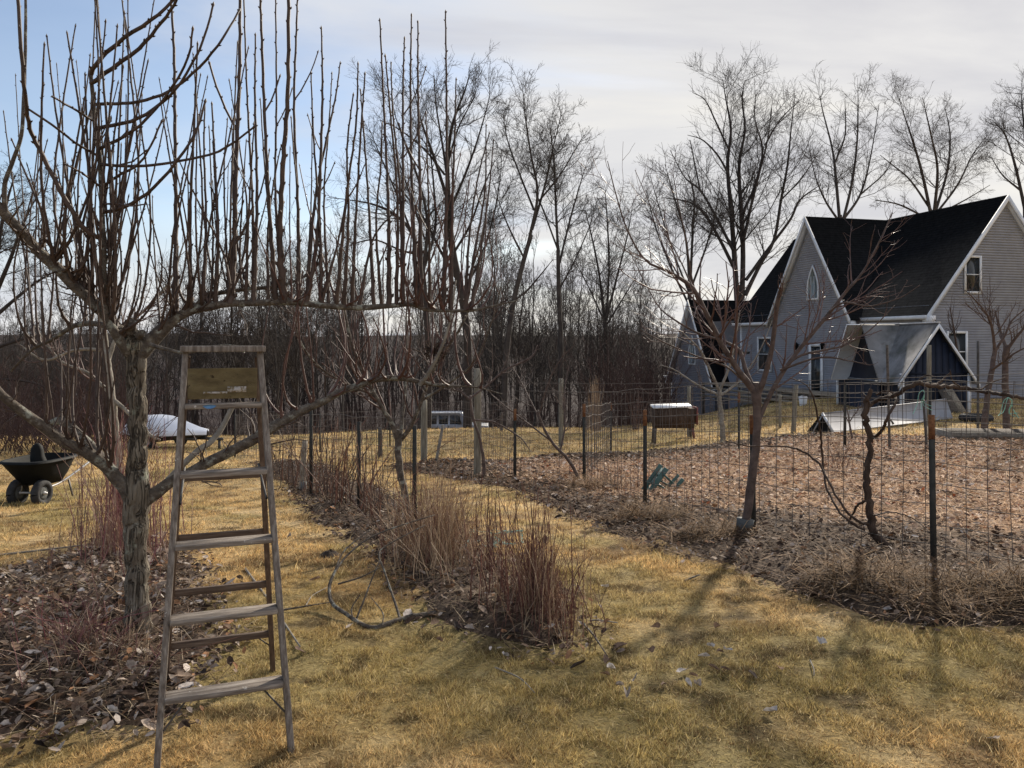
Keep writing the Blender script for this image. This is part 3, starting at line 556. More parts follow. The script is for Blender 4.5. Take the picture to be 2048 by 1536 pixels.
# shoots with buds
def shoot_geo(e, P, Rr, r, S=6, bud=1.0, c=None, fork=0.32):
    L = np.linalg.norm(np.diff(P, axis=0), axis=1).sum(); K = len(P); nb = max(3, int(L / 0.058)); side = r.random() * 6.28
    Q = np.array([[np.interp(t, np.linspace(0, 1, K), P[:, k]) for k in range(3)] for t in np.linspace(0, 1, nb)])
    rr = np.interp(np.linspace(0, 1, nb), np.linspace(0, 1, K), Rr)
    T = np.gradient(Q, axis=0); T /= np.linalg.norm(T, axis=1, keepdims=True) + 1e-9
    az = side + np.arange(nb) * 2.4; v = np.stack([np.cos(az), np.sin(az), 0 * az], -1); v -= T * np.sum(v * T, 1, keepdims=True); v /= np.linalg.norm(v, axis=1, keepdims=True) + 1e-9
    Q = Q + v * (rr * 0.22)[:, None]
    e.tubes(Q[None], rr[None], S, c)
    if r.random() < fork and nb > 9:
        for _ in range(1 + (r.random() < .4)):
            k = int(nb * r.uniform(.15, .6)); a_ = r.random() * 6.28; l_ = L * r.uniform(.08, .24); dv = T[k] * .75 + np.array((math.cos(a_), math.sin(a_) * .6, 0)) * .6; n2_ = 7; pts_ = [Q[k]]
            for _j in range(n2_ - 1): dv = dv + np.array((0, 0, .14)); dv = dv / np.linalg.norm(dv); pts_.append(pts_[-1] + dv * l_ / (n2_ - 1))
            shoot_geo(e, np.array(pts_), np.linspace(rr[k] * .62, rr[-1] * .75, n2_), r, 5, bud, c, 0.0)
    s = slice(1, None); B = Q[s] + v[s] * (rr[s] * 0.7)[:, None]; bl = (0.008 + 0.6 * rr[s])[:, None] * bud * 0.8
    ax = T[s] * 0.8 + v[s] * 0.6
    e.tubes(np.stack([B - ax * bl * .3, B + ax * bl * 0.5, B + ax * bl * 1.5], 1), np.stack([rr[s] * .4, rr[s] * .62, rr[s] * 0.1], 1) * bud, 4, c)
    e.tubes(np.stack([Q[-1:] - T[-1:] * .004, Q[-1:] + T[-1:] * .008, Q[-1:] + T[-1:] * .024], 1), np.stack([rr[-1:], rr[-1:] * 1.4, rr[-1:] * .1], 1), 5, c)
def near_on(key, px):
    P = LIMBS[key][0]; u = P[:, 0] / P[:, 1] * F + CX; i = int(np.argmin(np.abs(u - px))); return P[i], LIMBS[key][1][i]
def shoot(key, px, path, w0, w1, seed, mat='shoot', dd=None):
    r = np.random.default_rng(seed); b, rb = near_on(key, px); d = b[1]; dd = (r.random() - 0.5) * 0.7 if dd is None else dd
    pts = [b - np.array((0, 0, 0.0))]
    n = len(path)
    for i, (x, y) in enumerate(path): pts.append(W(x, y, d + dd * (i + 1) / n))
    q = np.array(pts); w = np.linspace(w0 * 1.08, w1 * 0.8, len(q)) / 2 * d / F; w[0] *= 1.45
    c = cr(np.column_stack([q, w]), 14); e = Geo(); shoot_geo(e, c[:, :3], c[:, 3], r)
    return e.build('shoot', MT[mat], LIMBS[key][2], True)
S_RU = [(468, [(469, 480), (472, 330), (479, 150), (480, -40)], 11, 7.5), (503, [(506, 430), (500, 300), (493, 160), (487, -30)], 6, 4), (566, [(560, 480), (566, 330), (576, 180), (577, -40)], 12, 8), (545, [(540, 440), (530, 250), (523, 60), (519, -40)], 8, 5), (598, [(596, 420), (588, 220), (593, 60), (596, -40)], 7, 4), (512, [(514, 400), (510, 200), (511, 72)], 7, 4),
  (560, [(551, 400), (553, 200), (551, -30)], 6, 4), (620, [(634, 480), (642, 300), (645, 170), (643, 58)], 8, 4), (606, [(630, 400), (655, 270), (672, 190), (680, 128)], 6, 3.5), (650, [(640, 450), (628, 290), (622, 148)], 6, 3.5), (655, [(648, 400), (658, 250), (664, 148)], 4.5, 3), (695, [(697, 430), (694, 300), (706, 192)], 6, 3.5), (700, [(712, 430), (722, 260), (730, 150)], 6, 3.5), (680, [(692, 400), (712, 250), (716, 130)], 6, 3.5),
  (742, [(738, 420), (728, 270), (721, 182)], 6, 3.5), (775, [(777, 420), (768, 220), (760, 42)], 8, 4), (790, [(795, 400), (780, 220), (771, 114)], 6, 3.5), (806, [(800, 380), (786, 230), (782, 128)], 6, 3.5), (800, [(806, 350), (806, 180), (809, 78)], 7, 4), (832, [(824, 380), (821, 180), (823, 32)], 8, 4), (845, [(840, 380), (836, 180), (836, 46)], 8, 4), (880, [(893, 400), (893, 200), (891, 26)], 8, 4), (905, [(905, 400), (910, 260), (912, 160)], 7, 3.5),
  (935, [(950, 500), (970, 380), (972, 252)], 7, 3), (940, [(962, 500), (978, 380), (987, 282)], 6, 3), (930, [(938, 480), (955, 360), (978, 268)], 6, 3), (760, [(752, 450), (762, 330), (764, 250)], 5, 3), (860, [(858, 450), (855, 330), (852, 230)], 5, 3), (720, [(745, 480), (790, 420), (830, 330)], 5, 2.5), (640, [(672, 500), (690, 420), (700, 330)], 5, 2.5),
  (430, [(436, 470), (430, 330), (424, 210)], 7, 4), (408, [(412, 450), (408, 300), (410, 205)], 6, 3.5), (385, [(380, 440), (388, 260), (395, 90)], 7, 4), (350, [(352, 450), (350, 260), (348, 100), (340, -30)], 9, 5.5), (455, [(452, 480), (448, 340), (455, 240)], 5, 3), (530, [(535, 480), (545, 380), (560, 300)], 5, 3), (490, [(496, 460), (503, 330), (508, 250)], 5, 3)]
for i, (px, path, a, b) in enumerate(S_RU): shoot('RU', px, path, a, b, 100 + i)
r = np.random.default_rng(5)
def rnd_shoots(key, xs_, ytop, w, n, mat='shoot', spread=45, seed=0, dd=0.8):
    r = np.random.default_rng(seed)
    for i in range(n):
        px = xs_[0] + (xs_[1] - xs_[0]) * r.random(); b, _ = near_on(key, px); py = HY - (b[2] - EYE) * F / b[1]
        top = ytop[0] + (ytop[1] - ytop[0]) * r.random(); top = min(top, py - 60); lean = r.normal() * spread * (py - top) / 500
        bow = r.normal() * 17 + (12 if r.random() < .5 else -12) * (py - top) / 500
        path = [(px + bow * 0.9, py - (py - top) * 0.12), (px + bow * 1.3 + lean * .3, py - (py - top) * 0.38), (px + bow * .7 + lean * .7, py - (py - top) * .7), (px + lean, top)]
        w0 = w[0] + (w[1] - w[0]) * r.random(); shoot(key, px, path, w0, w0 * 0.5, seed * 1000 + i, mat, (r.random() - .5) * dd)
rnd_shoots('RU', (300, 480), (80, 480), (4, 6), 18, seed=21, spread=80)
rnd_shoots('RU', (500, 960), (280, 540), (3, 4.5), 26, seed=22, mat='shoot_red', spread=95)
rnd_shoots('LU', (60, 250), (-60, 330), (5, 8), 16, seed=23)
rnd_shoots('LU', (20, 260), (300, 500), (3.5, 5), 20, seed=24)
rnd_shoots('C', (206, 256), (-80, 120), (5, 8), 9, seed=25, spread=25)
rnd_shoots('C', (204, 240), (120, 430), (4, 6), 14, seed=26, spread=60)
rnd_shoots('LM', (30, 190), (120, 480), (4, 5.5), 10, seed=27)
rnd_shoots('LL', (20, 230), (330, 740), (4, 7), 12, seed=28, spread=60)
rnd_shoots('RA', (420, 620), (150, 420), (4, 6), 9, seed=29)
rnd_shoots('RL', (520, 960), (480, 690), (3.5, 6), 17, seed=30, mat='shoot_red', spread=60)
rnd_shoots('RL', (600, 930), (660, 730), (3, 4.5), 10, seed=31, mat='shoot_red', spread=90)
rnd_shoots('RC', (850, 905), (400, 560), (3, 4.5), 6, seed=32, mat='shoot_red')
rnd_shoots('LB', (105, 180), (430, 660), (4, 6), 5, seed=33)
# long curved side shoots from the pruned central leader
for i, (y0, path, a, b) in enumerate([(150, [(200, 118), (250, 75), (300, 42), (345, 2), (370, -40)], 10, 5), (165, [(215, 143), (275, 100), (315, 55), (345, 15), (365, -30)], 9, 5), (207, [(240, 207), (280, 203), (340, 182), (395, 138), (440, 85), (478, 22)], 7, 4), (252, [(228, 250), (270, 240), (325, 205), (365, 160), (405, 85), (426, 12)], 8, 4), (296, [(225, 285), (275, 255), (330, 195), (375, 120), (385, 60)], 7, 4), (331, [(245, 332), (300, 331), (370, 320), (440, 302), (506, 256)], 7, 3.5), (370, [(235, 352), (275, 330), (300, 295), (322, 245)], 6, 3.5), (432, [(240, 418), (290, 390), (340, 340), (390, 268), (410, 205)], 8, 4), (240, [(160, 225), (130, 208), (107, 194)], 5, 3.5), (310, [(150, 285), (105, 250), (56, 218)], 5, 4), (375, [(170, 350), (150, 338), (130, 328)], 4.5, 3), (400, [(235, 408), (262, 412), (292, 408)], 4.5, 2.5), (470, [(170, 460), (120, 380), (80, 300), (62, 264), (53, 217), (44, 120), (34, -30)], 10, 6)]):
    P, Q, o = LIMBS['C']; v = HY - (P[:, 2] - EYE) * F / P[:, 1]; k = int(np.argmin(np.abs(v - y0))); b0 = P[k]
    rr = np.random.default_rng(400 + i); q = [b0] + [W(x, y, b0[1] + (-0.35 - 0.25 * rr.random()) * (j + 1) / len(path)) for j, (x, y) in enumerate(path)]
    c = cr(np.column_stack([np.array(q), np.linspace(a, b, len(q)) / 2 * 4.6 / F]), 16); e = Geo(); shoot_geo(e, c[:, :3], c[:, 3], rr); e.build('shoot', MT['shoot'], o, True)
# fine spurs all over the limbs
P_, R_s, L_ = stack([(LIMBS[k][0], LIMBS[k][1]) for k in ('RU', 'RL', 'RA', 'LU', 'LM', 'LL')], 24)
Q, RR, ln = sprout(P_, R_s, L_, 150, 0.15, 1.0, 60, 0.14, 0.12, 0.22, 6, 0.2, 0.0022, rng)
e = Geo(); e.tubes(Q, RR, 5); Q2, RR2, _ = sprout(Q, RR, ln, 330, 0.1, 1, 45, 0.45, 0.1, 0.25, 4, 0.7, 0.0016, rng); e.tubes(Q2, RR2, 4); setp(e.build('spur_twigs', MT['shoot'], pear, True), kind='stuff')

# ------------------------------------------------------------------ orchard trees farther back
def orchard_tree(label, basepx, limbs, mat, seed, n1, n2, len1, tw='shoot_red', up=0.2, group=None, d=None, rmin=0.0035, n3=0, ang=42):
    b = G(*basepx); d = d or b[1]; bx = (basepx[0] - CX) * d / F; t = thing('orchard_tree', (bx, d, hz1(bx, d)), label, 'tree', group); r = np.random.default_rng(seed); LB = []
    for i, L in enumerate(limbs):
        sgn = r.normal() * 0.5 if i else 0
        pts = [(p[0], p[1], d + sgn * j / len(L) * 1.2, p[2]) for j, p in enumerate(L)]
        P, Rr = limb(pts, 26); Rr = Rr * 0.80; e = Geo(); knobby(e, P, Rr, 10 if i else 14, 0.12, 14, seed + i)
        e.build('trunk' if i == 0 else 'limb', MT[mat], t, True); LB.append((P, Rr))
    P, Rr, L = stack(LB[1:], 14); Q, RR, ln = sprout(P, Rr, L, n1, 0.15, 1.0, ang, len1, up, 0.10, 9, 0.45, rmin, r, 0.4); e = Geo(); e.tubes(Q, RR, 5)
    Q2, RR2, ln2 = sprout(Q, RR, ln, n2, 0.1, 1.0, 45, 0.45, up * .6, 0.14, 5, 0.55, rmin * .75, r, 0.5); e.tubes(Q2, RR2, 4)
    if n3: Q3, RR3, _ = sprout(Q2, RR2, ln2, n3, 0.1, 1.0, 45, 0.5, 0.05, 0.14, 3, 0.6, rmin * .6, r, 0.5); e.tubes(Q3, RR3, 3)
    setp(e.build('shoots', MT[tw], t, True), kind='stuff'); return t, LB
# peach tree at the wire
tp, LBp = orchard_tree('open-headed peach tree with a grey guard round its foot by the wire fence', (1487, 1078), [
    [(1484, 1095, 30), (1488, 1060, 26), (1497, 1000, 26), (1506, 940, 27), (1512, 880, 24), (1515, 830, 25), (1514, 785, 30), (1512, 765, 20)],
    [(1510, 785, 22), (1482, 748, 19), (1450, 700, 17), (1418, 640, 15), (1385, 575, 14), (1340, 545, 9), (1290, 520, 7), (1255, 460, 5), (1232, 390, 4), (1215, 322, 2.5)],
    [(1516, 790, 20), (1535, 735, 16), (1545, 680, 14), (1553, 620, 13), (1558, 590, 12), (1562, 575, 10)],
    [(1518, 840, 15), (1540, 790, 14), (1572, 735, 13), (1610, 685, 12), (1655, 630, 11), (1690, 585, 9), (1725, 545, 7), (1755, 490, 5), (1785, 425, 3)],
    [(1505, 775, 16), (1490, 735, 13), (1478, 700, 12), (1440, 680, 8), (1400, 668, 7), (1350, 640, 6), (1315, 610, 4), (1280, 545, 3), (1258, 500, 2)],
    [(1570, 735, 10), (1600, 712, 8), (1650, 700, 7), (1690, 690, 5), (1740, 660, 4), (1790, 610, 2.5)],
    [(1660, 622, 7), (1690, 605, 6), (1740, 612, 4), (1800, 595, 3), (1840, 570, 2)],
    [(1400, 610, 7), (1385, 560, 5), (1370, 470, 4), (1355, 400, 3), (1345, 340, 2)],
    [(1385, 575, 6), (1350, 500, 4), (1310, 430, 3), (1270, 340, 2)],
    [(1500, 775, 8), (1455, 735, 6), (1400, 715, 5), (1340, 690, 4), (1280, 660, 2.5)],
    [(1560, 740, 8), (1640, 715, 6), (1700, 722, 4), (1740, 730, 3)]], 'peach', 51, 130, 430, 0.30, tw='peach_twig', up=0.10, rmin=0.0026)
b0 = LBp[0][0]; e = Geo(); v = HY - (b0[:, 2] - EYE) * F / b0[:, 1]; i0 = int(np.argmin(np.abs(v - 1084))); i1 = int(np.argmin(np.abs(v - 1042)))
pp = np.array([b0[i0] + (b0[i1] - b0[i0]) * t for t in np.linspace(0, 1, 6)]); e.tubes(pp, np.array([.082, .078, .076, .077, .078, .08]), 14, cap=True); e.build('tree_guard', MT['guard'], tp, True)
# the vase tree in the shrub row
tm, LBm = orchard_tree('slender fruit tree with reddish shoots standing in the shrub row', (822, 1085), [
    [(824, 1105, 28), (818, 1050, 24), (806, 970, 22), (797, 920, 21), (796, 880, 22), (799, 860, 18)],
    [(796, 885, 17), (785, 850, 15), (762, 812, 13), (738, 765, 12), (712, 712, 10), (694, 650, 8), (680, 560, 6), (672, 470, 4)],
    [(800, 880, 16), (818, 858, 14), (838, 815, 12), (856, 765, 11), (880, 715, 10), (915, 665, 8), (945, 600, 6), (968, 500, 4)],
    [(802, 870, 11), (808, 800, 9), (815, 730, 8), (812, 650, 6), (818, 560, 5)],
    [(845, 800, 10), (900, 765, 7), (950, 720, 6), (985, 640, 5), (1005, 560, 3)],
    [(750, 790, 9), (700, 770, 7), (640, 735, 6), (600, 680, 5), (585, 600, 3)]], 'limb', 61, 70, 230, 0.42, up=0.35)
orchard_tree('pale-barked fruit tree behind the trunk of the old pear tree', (236, 1010), [
    [(238, 1030, 34), (236, 960, 28), (232, 890, 25), (226, 820, 24), (218, 750, 22), (212, 700, 20)],
    [(214, 712, 18), (206, 650, 14), (190, 590, 11), (160, 520, 8), (140, 440, 5)], [(216, 720, 14), (240, 660, 11), (290, 620, 9), (340, 560, 7), (370, 480, 4)],
    [(226, 800, 14), (262, 830, 12), (300, 870, 9), (320, 880, 6)], [(212, 700, 12), (150, 700, 9), (90, 720, 7), (40, 690, 4)], [(224, 790, 12), (175, 745, 9), (120, 720, 7), (60, 640, 4)]], 'pale_bark', 71, 80, 240, 0.36, up=0.22)
orchard_tree('small drooping fruit tree beside the tall wooden post', (962, 962), [
    [(965, 975, 14), (968, 930, 11), (960, 880, 9), (945, 830, 8), (940, 790, 7)],
    [(942, 800, 7), (905, 770, 6), (870, 745, 5), (840, 700, 3)], [(942, 795, 7), (975, 770, 6), (1010, 740, 5), (1060, 715, 4), (1075, 690, 2)], [(950, 840, 6), (990, 845, 5), (1040, 875, 4), (1060, 900, 2.5)]], 'peach', 81, 45, 120, 0.4, tw='peach', up=0.1)
orchard_tree('leaning bare fruit tree with long grey arms inside the garden wire', (1165, 968), [
    [(1168, 978, 12), (1140, 925, 10), (1105, 885, 9), (1085, 850, 8), (1075, 820, 6)],
    [(1085, 850, 6), (1060, 800, 5), (1040, 760, 4), (1020, 725, 2.5)], [(1100, 880, 6), (1060, 850, 5), (1020, 820, 4), (985, 790, 2)], [(1120, 905, 6), (1130, 850, 5), (1128, 790, 4), (1140, 720, 2)], [(1078, 830, 5), (1095, 770, 4), (1120, 720, 3), (1150, 690, 2)]], 'peach', 82, 45, 130, 0.4, tw='peach', up=0.08)
orchard_tree('small pale cherry tree on the lawn before the house', (1442, 885), [
    [(1446, 892, 18), (1444, 850, 16), (1440, 810, 15), (1438, 780, 13)],
    [(1440, 785, 10), (1420, 740, 8), (1400, 700, 6), (1360, 660, 3)], [(1440, 780, 9), (1460, 730, 8), (1470, 680, 6), (1480, 620, 3)], [(1438, 790, 8), (1395, 770, 6), (1350, 740, 4), (1320, 730, 2)], [(1442, 790, 8), (1480, 760, 6), (1520, 700, 4), (1545, 640, 2)]], 'pale_bark', 83, 40, 130, 0.4, tw='peach', up=0.1)
orchard_tree('crooked bare tree between the blue shed and the house wall', (1968, 868), [
    [(1965, 880, 22), (1972, 820, 18), (1980, 760, 16), (1988, 715, 14), (1992, 695, 12)],
    [(1990, 705, 10), (1985, 660, 8), (1975, 630, 6), (1950, 600, 4), (1930, 580, 2)], [(1992, 700, 9), (2010, 670, 7), (2025, 640, 5), (2060, 610, 3)], [(1982, 740, 9), (2005, 725, 7), (2040, 700, 5), (2080, 690, 3)]], 'peach', 84, 45, 150, 0.5, tw='peach', up=0.12, rmin=0.004)
orchard_tree('grey forked tree trunk next to the crooked tree behind the shed', (2015, 862), [
    [(2014, 870, 22), (2012, 800, 20), (2010, 740, 18), (2012, 690, 16)], [(2012, 695, 11), (2000, 660, 7), (1990, 620, 4)], [(2012, 700, 12), (2040, 665, 8), (2075, 620, 5)]], 'peach', 85, 26, 80, 0.5, tw='peach', up=0.12)
orchard_tree('thin leaning tree directly behind the blue shed roof', (1915, 830), [
    [(1925, 838, 10), (1918, 780, 9), (1922, 740, 8), (1915, 700, 8)], [(1915, 705, 7), (1908, 660, 5), (1900, 615, 3)], [(1916, 710, 7), (1900, 680, 5), (1870, 640, 2)]], 'peach', 86, 22, 70, 0.5, tw='peach', up=0.15, d=29)
orchard_tree('tiny sapling in front of the white A-frame cover', (1706, 885), [
    [(1706, 893, 9), (1703, 870, 7), (1698, 840, 5), (1694, 815, 3)], [(1698, 845, 4), (1712, 825, 3), (1722, 812, 2)], [(1700, 850, 4), (1690, 830, 2.5), (1684, 815, 2)]], 'peach', 87, 12, 20, 0.5, tw='peach', up=0.1)
# grapevine on the garden wire
gvb = G(1785, 1112); gd = gvb[1]
vine = thing('grapevine', gvb, 'twisted dark grapevine trained along the garden wire', 'vine')
for i, (nm, L) in enumerate([('trunk', [(1792, 1122, 26), (1765, 1085, 27), (1744, 1058, 25), (1740, 1010, 23), (1733, 955, 20), (1738, 900, 18), (1738, 860, 18), (1728, 828, 18), (1736, 800, 16), (1742, 780, 12)]), ('cordon', [(1738, 812, 12), (1756, 800, 12), (1790, 790, 13), (1830, 768, 14), (1870, 772, 13), (1920, 775, 13), (1965, 782, 12), (2010, 790, 11), (2070, 800, 9)]),
      ('arm', [(1738, 880, 11), (1760, 865, 11), (1775, 835, 10), (1792, 800, 9), (1780, 788, 7)]), ('arm', [(1742, 1050, 12), (1705, 1035, 9), (1668, 985, 8), (1640, 930, 8), (1610, 905, 7), (1570, 893, 6), (1500, 892, 5), (1450, 882, 4)]), ('arm', [(1730, 1060, 9), (1690, 1035, 8), (1655, 980, 8), (1645, 920, 7), (1640, 860, 7), (1628, 800, 6), (1612, 770, 4), (1580, 755, 3)]),
      ('arm', [(1730, 1000, 9), (1712, 1015, 8), (1700, 1040, 6), (1690, 1060, 4)]), ('spur', [(1870, 772, 8), (1890, 755, 6), (1900, 745, 5)]), ('spur', [(1830, 770, 8), (1850, 752, 6), (1868, 752, 4)]), ('spur', [(1920, 775, 6), (1905, 760, 5), (1900, 740, 3)]), ('spur', [(1752, 790, 6), (1770, 782, 6), (1795, 788, 3)]), ('spur', [(1740, 815, 6), (1732, 795, 6), (1725, 785, 3)]), ('spur', [(1960, 780, 6), (1985, 765, 5), (2010, 755, 3)]), ('arm', [(1745, 1030, 6), (1790, 1025, 4), (1830, 1040, 4), (1860, 1065, 3)])]):
    P, Rr = limb([(a, b, gd + 0.25 * math.sin(j * 1.3 + i) * (nm != 'trunk') * (0.3 if nm == 'spur' else 1), c) for j, (a, b, c) in enumerate(L)], 54); Rr = Rr * (0.8 if nm in ('trunk', 'cordon') else 0.7); e = Geo(); knobby(e, P, Rr, 10, 0.30, 34, 200 + i, jit=1.5); e.build(nm, MT['vine'], vine, True)
def loops(name, pts, label, cat, mat, seed, n, rad):
    r = np.random.default_rng(seed); e = Geo()
    for c in pts:
        for k in range(n):
            a = r.random() * 6.28; q = np.array([c, c + np.array((math.cos(a) * .03, math.sin(a) * .03, -.03)), c + np.array((math.cos(a) * .06 * r.random(), .03, -.08 - .05 * r.random())), c + np.array((math.cos(a) * .09, 0, -.12 - .08 * r.random()))])
            e.tubes(cr(q, 8), np.full(8, rad), 4)
    return setp(e.build(name, MT[mat], None, True, pts[0]), label, cat)
loops('plastic_twine', [W(1846, 780, gd - 0.05)], 'pale teal twine tied to the grapevine cordon near the shed', 'twine', 'twine', 3, 4, 0.0028)
loops('plastic_twine', [W(2016, 795, gd - 0.05)], 'pale teal twine hanging from the cordon beyond the rusty-topped post', 'twine', 'twine', 4, 5, 0.0028)

# ------------------------------------------------------------------ big bare trees of the wood edge
def big_tree(label, d, limbs, seed, n1=110, n2=700, n3=3200, mat='far_bark', up=0.10, depth=0.42, len1=0.30, rmin=0.011, ang=38, name='bare_tree', droop=None):
    b = limbs[0][0]; bx = (b[0] - CX) * d / F; t = thing(name, (bx, d, hz1(bx, d)), label, 'tree'); r = np.random.default_rng(seed); LB = []
    e0 = Geo(); e1 = Geo()
    for i, L in enumerate(limbs):
        ext = abs(L[0][1] - L[-1][1]) * d / F; sg = 0 if i == 0 else r.uniform(-1, 1) * depth * ext; off = 0 if i == 0 else 0
        pts = [(p[0], p[1], d + sg * (j / (len(L) - 1)), p[2]) for j, p in enumerate(L)]
        if i == 0: pts.insert(0, (b[0], HY + (EYE - hz1(bx, d) + 0.4) * F / d, d, b[2] * 1.25))
        P, Rr = limb(pts, 22); Rr = Rr * 0.68; (e0 if i == 0 else e1).tubes(P, Rr, 8 if i == 0 else 6); LB.append((P, Rr))
    e0.build('trunk', MT[mat], t, True)
    P, Rr, L = stack(LB[1:] if len(LB) > 1 else LB, 14)
    Q, RR, ln = sprout(P, Rr, L, int(n1 * 1.3), 0.15, 1.0, ang * 1.25, len1 * 1.25, up * 0.8, 0.13, 8, 0.30, rmin * 1.3, r, 0.35); e1.tubes(Q, RR, 4)
    u2 = up if droop is None else droop
    Q2, RR2, ln2 = sprout(Q, RR, ln, int(n2 * 1.3), 0.15, 1.0, 46, 0.46, u2 * .8, 0.16, 5, 0.45, rmin * 0.8, r, 0.5); e1.tubes(Q2, RR2, 3)
    Q3, RR3, _ = sprout(Q2, RR2, ln2, int(n3 * 1.35), 0.1, 1.0, 46, 0.6, u2 * .5, 0.18, 3, 0.55, rmin * .52, r, 0.6); e1.tubes(Q3, RR3, 3)
    e1.build('crown', MT[mat], t, True); return t
big_tree('tall spreading bare tree rising beside the tall wooden post, its crown broad and rounded', 46, [
    [(935, 850, 34), (936, 700, 30), (925, 600, 27), (905, 500, 26), (895, 400, 22)],
    [(900, 460, 20), (895, 330, 17), (905, 250, 12), (930, 180, 6), (940, 145, 3)], [(895, 400, 14), (870, 320, 12), (845, 250, 8), (830, 190, 4), (825, 160, 2)], [(900, 420, 12), (930, 350, 10), (955, 280, 7), (975, 210, 4), (980, 180, 2)], [(898, 380, 12), (885, 290, 9), (872, 210, 6), (868, 150, 3)],
    [(915, 560, 14), (880, 500, 11), (850, 440, 9), (810, 390, 6), (770, 350, 3)], [(920, 590, 12), (960, 520, 10), (985, 440, 7), (1000, 360, 4), (1003, 300, 2)], [(905, 510, 10), (940, 450, 8), (965, 380, 6), (990, 320, 3)], [(890, 350, 9), (850, 300, 7), (800, 260, 5), (760, 240, 3)], [(895, 330, 10), (915, 260, 7), (945, 200, 4), (960, 160, 2)]], 301, 120, 800, 4200)
big_tree('dark leaning bare tree next to the tall spreading one, with low arching limbs', 44, [
    [(856, 850, 26), (858, 720, 24), (852, 620, 22), (845, 540, 20)],
    [(848, 560, 17), (825, 470, 14), (790, 430, 12), (750, 410, 8), (700, 400, 4), (655, 395, 2)], [(846, 545, 16), (855, 450, 13), (840, 370, 10), (815, 300, 7), (790, 230, 4), (785, 190, 2)], [(846, 540, 14), (870, 460, 11), (868, 380, 8), (860, 300, 5), (850, 240, 2)],
    [(840, 510, 10), (800, 500, 8), (750, 480, 6), (700, 490, 4), (660, 510, 2)], [(825, 470, 9), (790, 380, 7), (760, 310, 5), (740, 260, 2)], [(850, 480, 9), (820, 390, 7), (800, 330, 5), (772, 270, 2)]], 302, 100, 650, 3300)
big_tree('slim bare tree with a kinked trunk and feathery narrow crown', 47, [
    [(1008, 840, 22), (1012, 720, 21), (1024, 620, 19), (1045, 530, 17), (1062, 470, 15)],
    [(1058, 480, 13), (1075, 390, 11), (1062, 310, 8), (1050, 230, 5), (1045, 170, 2)], [(1064, 460, 12), (1090, 370, 9), (1105, 300, 6), (1120, 240, 3), (1125, 215, 2)], [(1068, 420, 9), (1040, 350, 7), (1015, 280, 5), (1005, 220, 2)], [(1050, 520, 9), (1020, 460, 7), (1000, 410, 4), (985, 360, 2)], [(1080, 400, 8), (1120, 350, 6), (1150, 300, 4), (1168, 270, 2)], [(1030, 600, 8), (1055, 580, 7), (1085, 545, 5), (1105, 520, 2)]], 303, 90, 600, 3000, mat='far_bark2')
big_tree('straight narrow bare tree between the kinked one and the woodland gap', 50, [
    [(1120, 840, 18), (1122, 700, 17), (1118, 600, 16), (1116, 500, 14)],
    [(1117, 520, 12), (1112, 420, 10), (1108, 330, 7), (1100, 250, 3)], [(1118, 530, 10), (1140, 440, 8), (1160, 370, 5), (1172, 330, 2)], [(1116, 500, 8), (1090, 430, 6), (1070, 380, 3)], [(1118, 580, 8), (1150, 520, 6), (1180, 450, 4), (1195, 400, 2)]], 304, 75, 480, 2300, mat='far_bark2')
big_tree('bushy bare tree with many thin ascending stems near the woodland gap', 52, [
    [(1212, 830, 17), (1213, 720, 16), (1210, 640, 15)],
    [(1210, 660, 11), (1200, 560, 9), (1185, 480, 6), (1170, 420, 3)], [(1211, 650, 10), (1218, 540, 8), (1215, 450, 6), (1210, 380, 3)], [(1212, 640, 10), (1235, 550, 8), (1255, 470, 5), (1265, 410, 2)], [(1212, 650, 7), (1180, 580, 5), (1150, 520, 3)], [(1213, 650, 7), (1250, 590, 5), (1280, 540, 2)]], 305, 80, 520, 2400)
big_tree('medium bare tree with upswept stems standing beside the low porch of the house', 50, [
    [(1372, 800, 19), (1374, 700, 18), (1378, 620, 17), (1380, 570, 15)],
    [(1380, 590, 11), (1372, 480, 9), (1350, 400, 6), (1330, 330, 2)], [(1380, 580, 11), (1385, 470, 9), (1388, 390, 6), (1370, 330, 2)], [(1381, 580, 9), (1410, 500, 7), (1430, 430, 5), (1440, 370, 2)], [(1378, 610, 9), (1340, 530, 7), (1310, 450, 5), (1292, 380, 2)], [(1380, 590, 8), (1345, 500, 6), (1320, 420, 4), (1300, 350, 2)]], 306, 90, 600, 2900, mat='far_bark2')
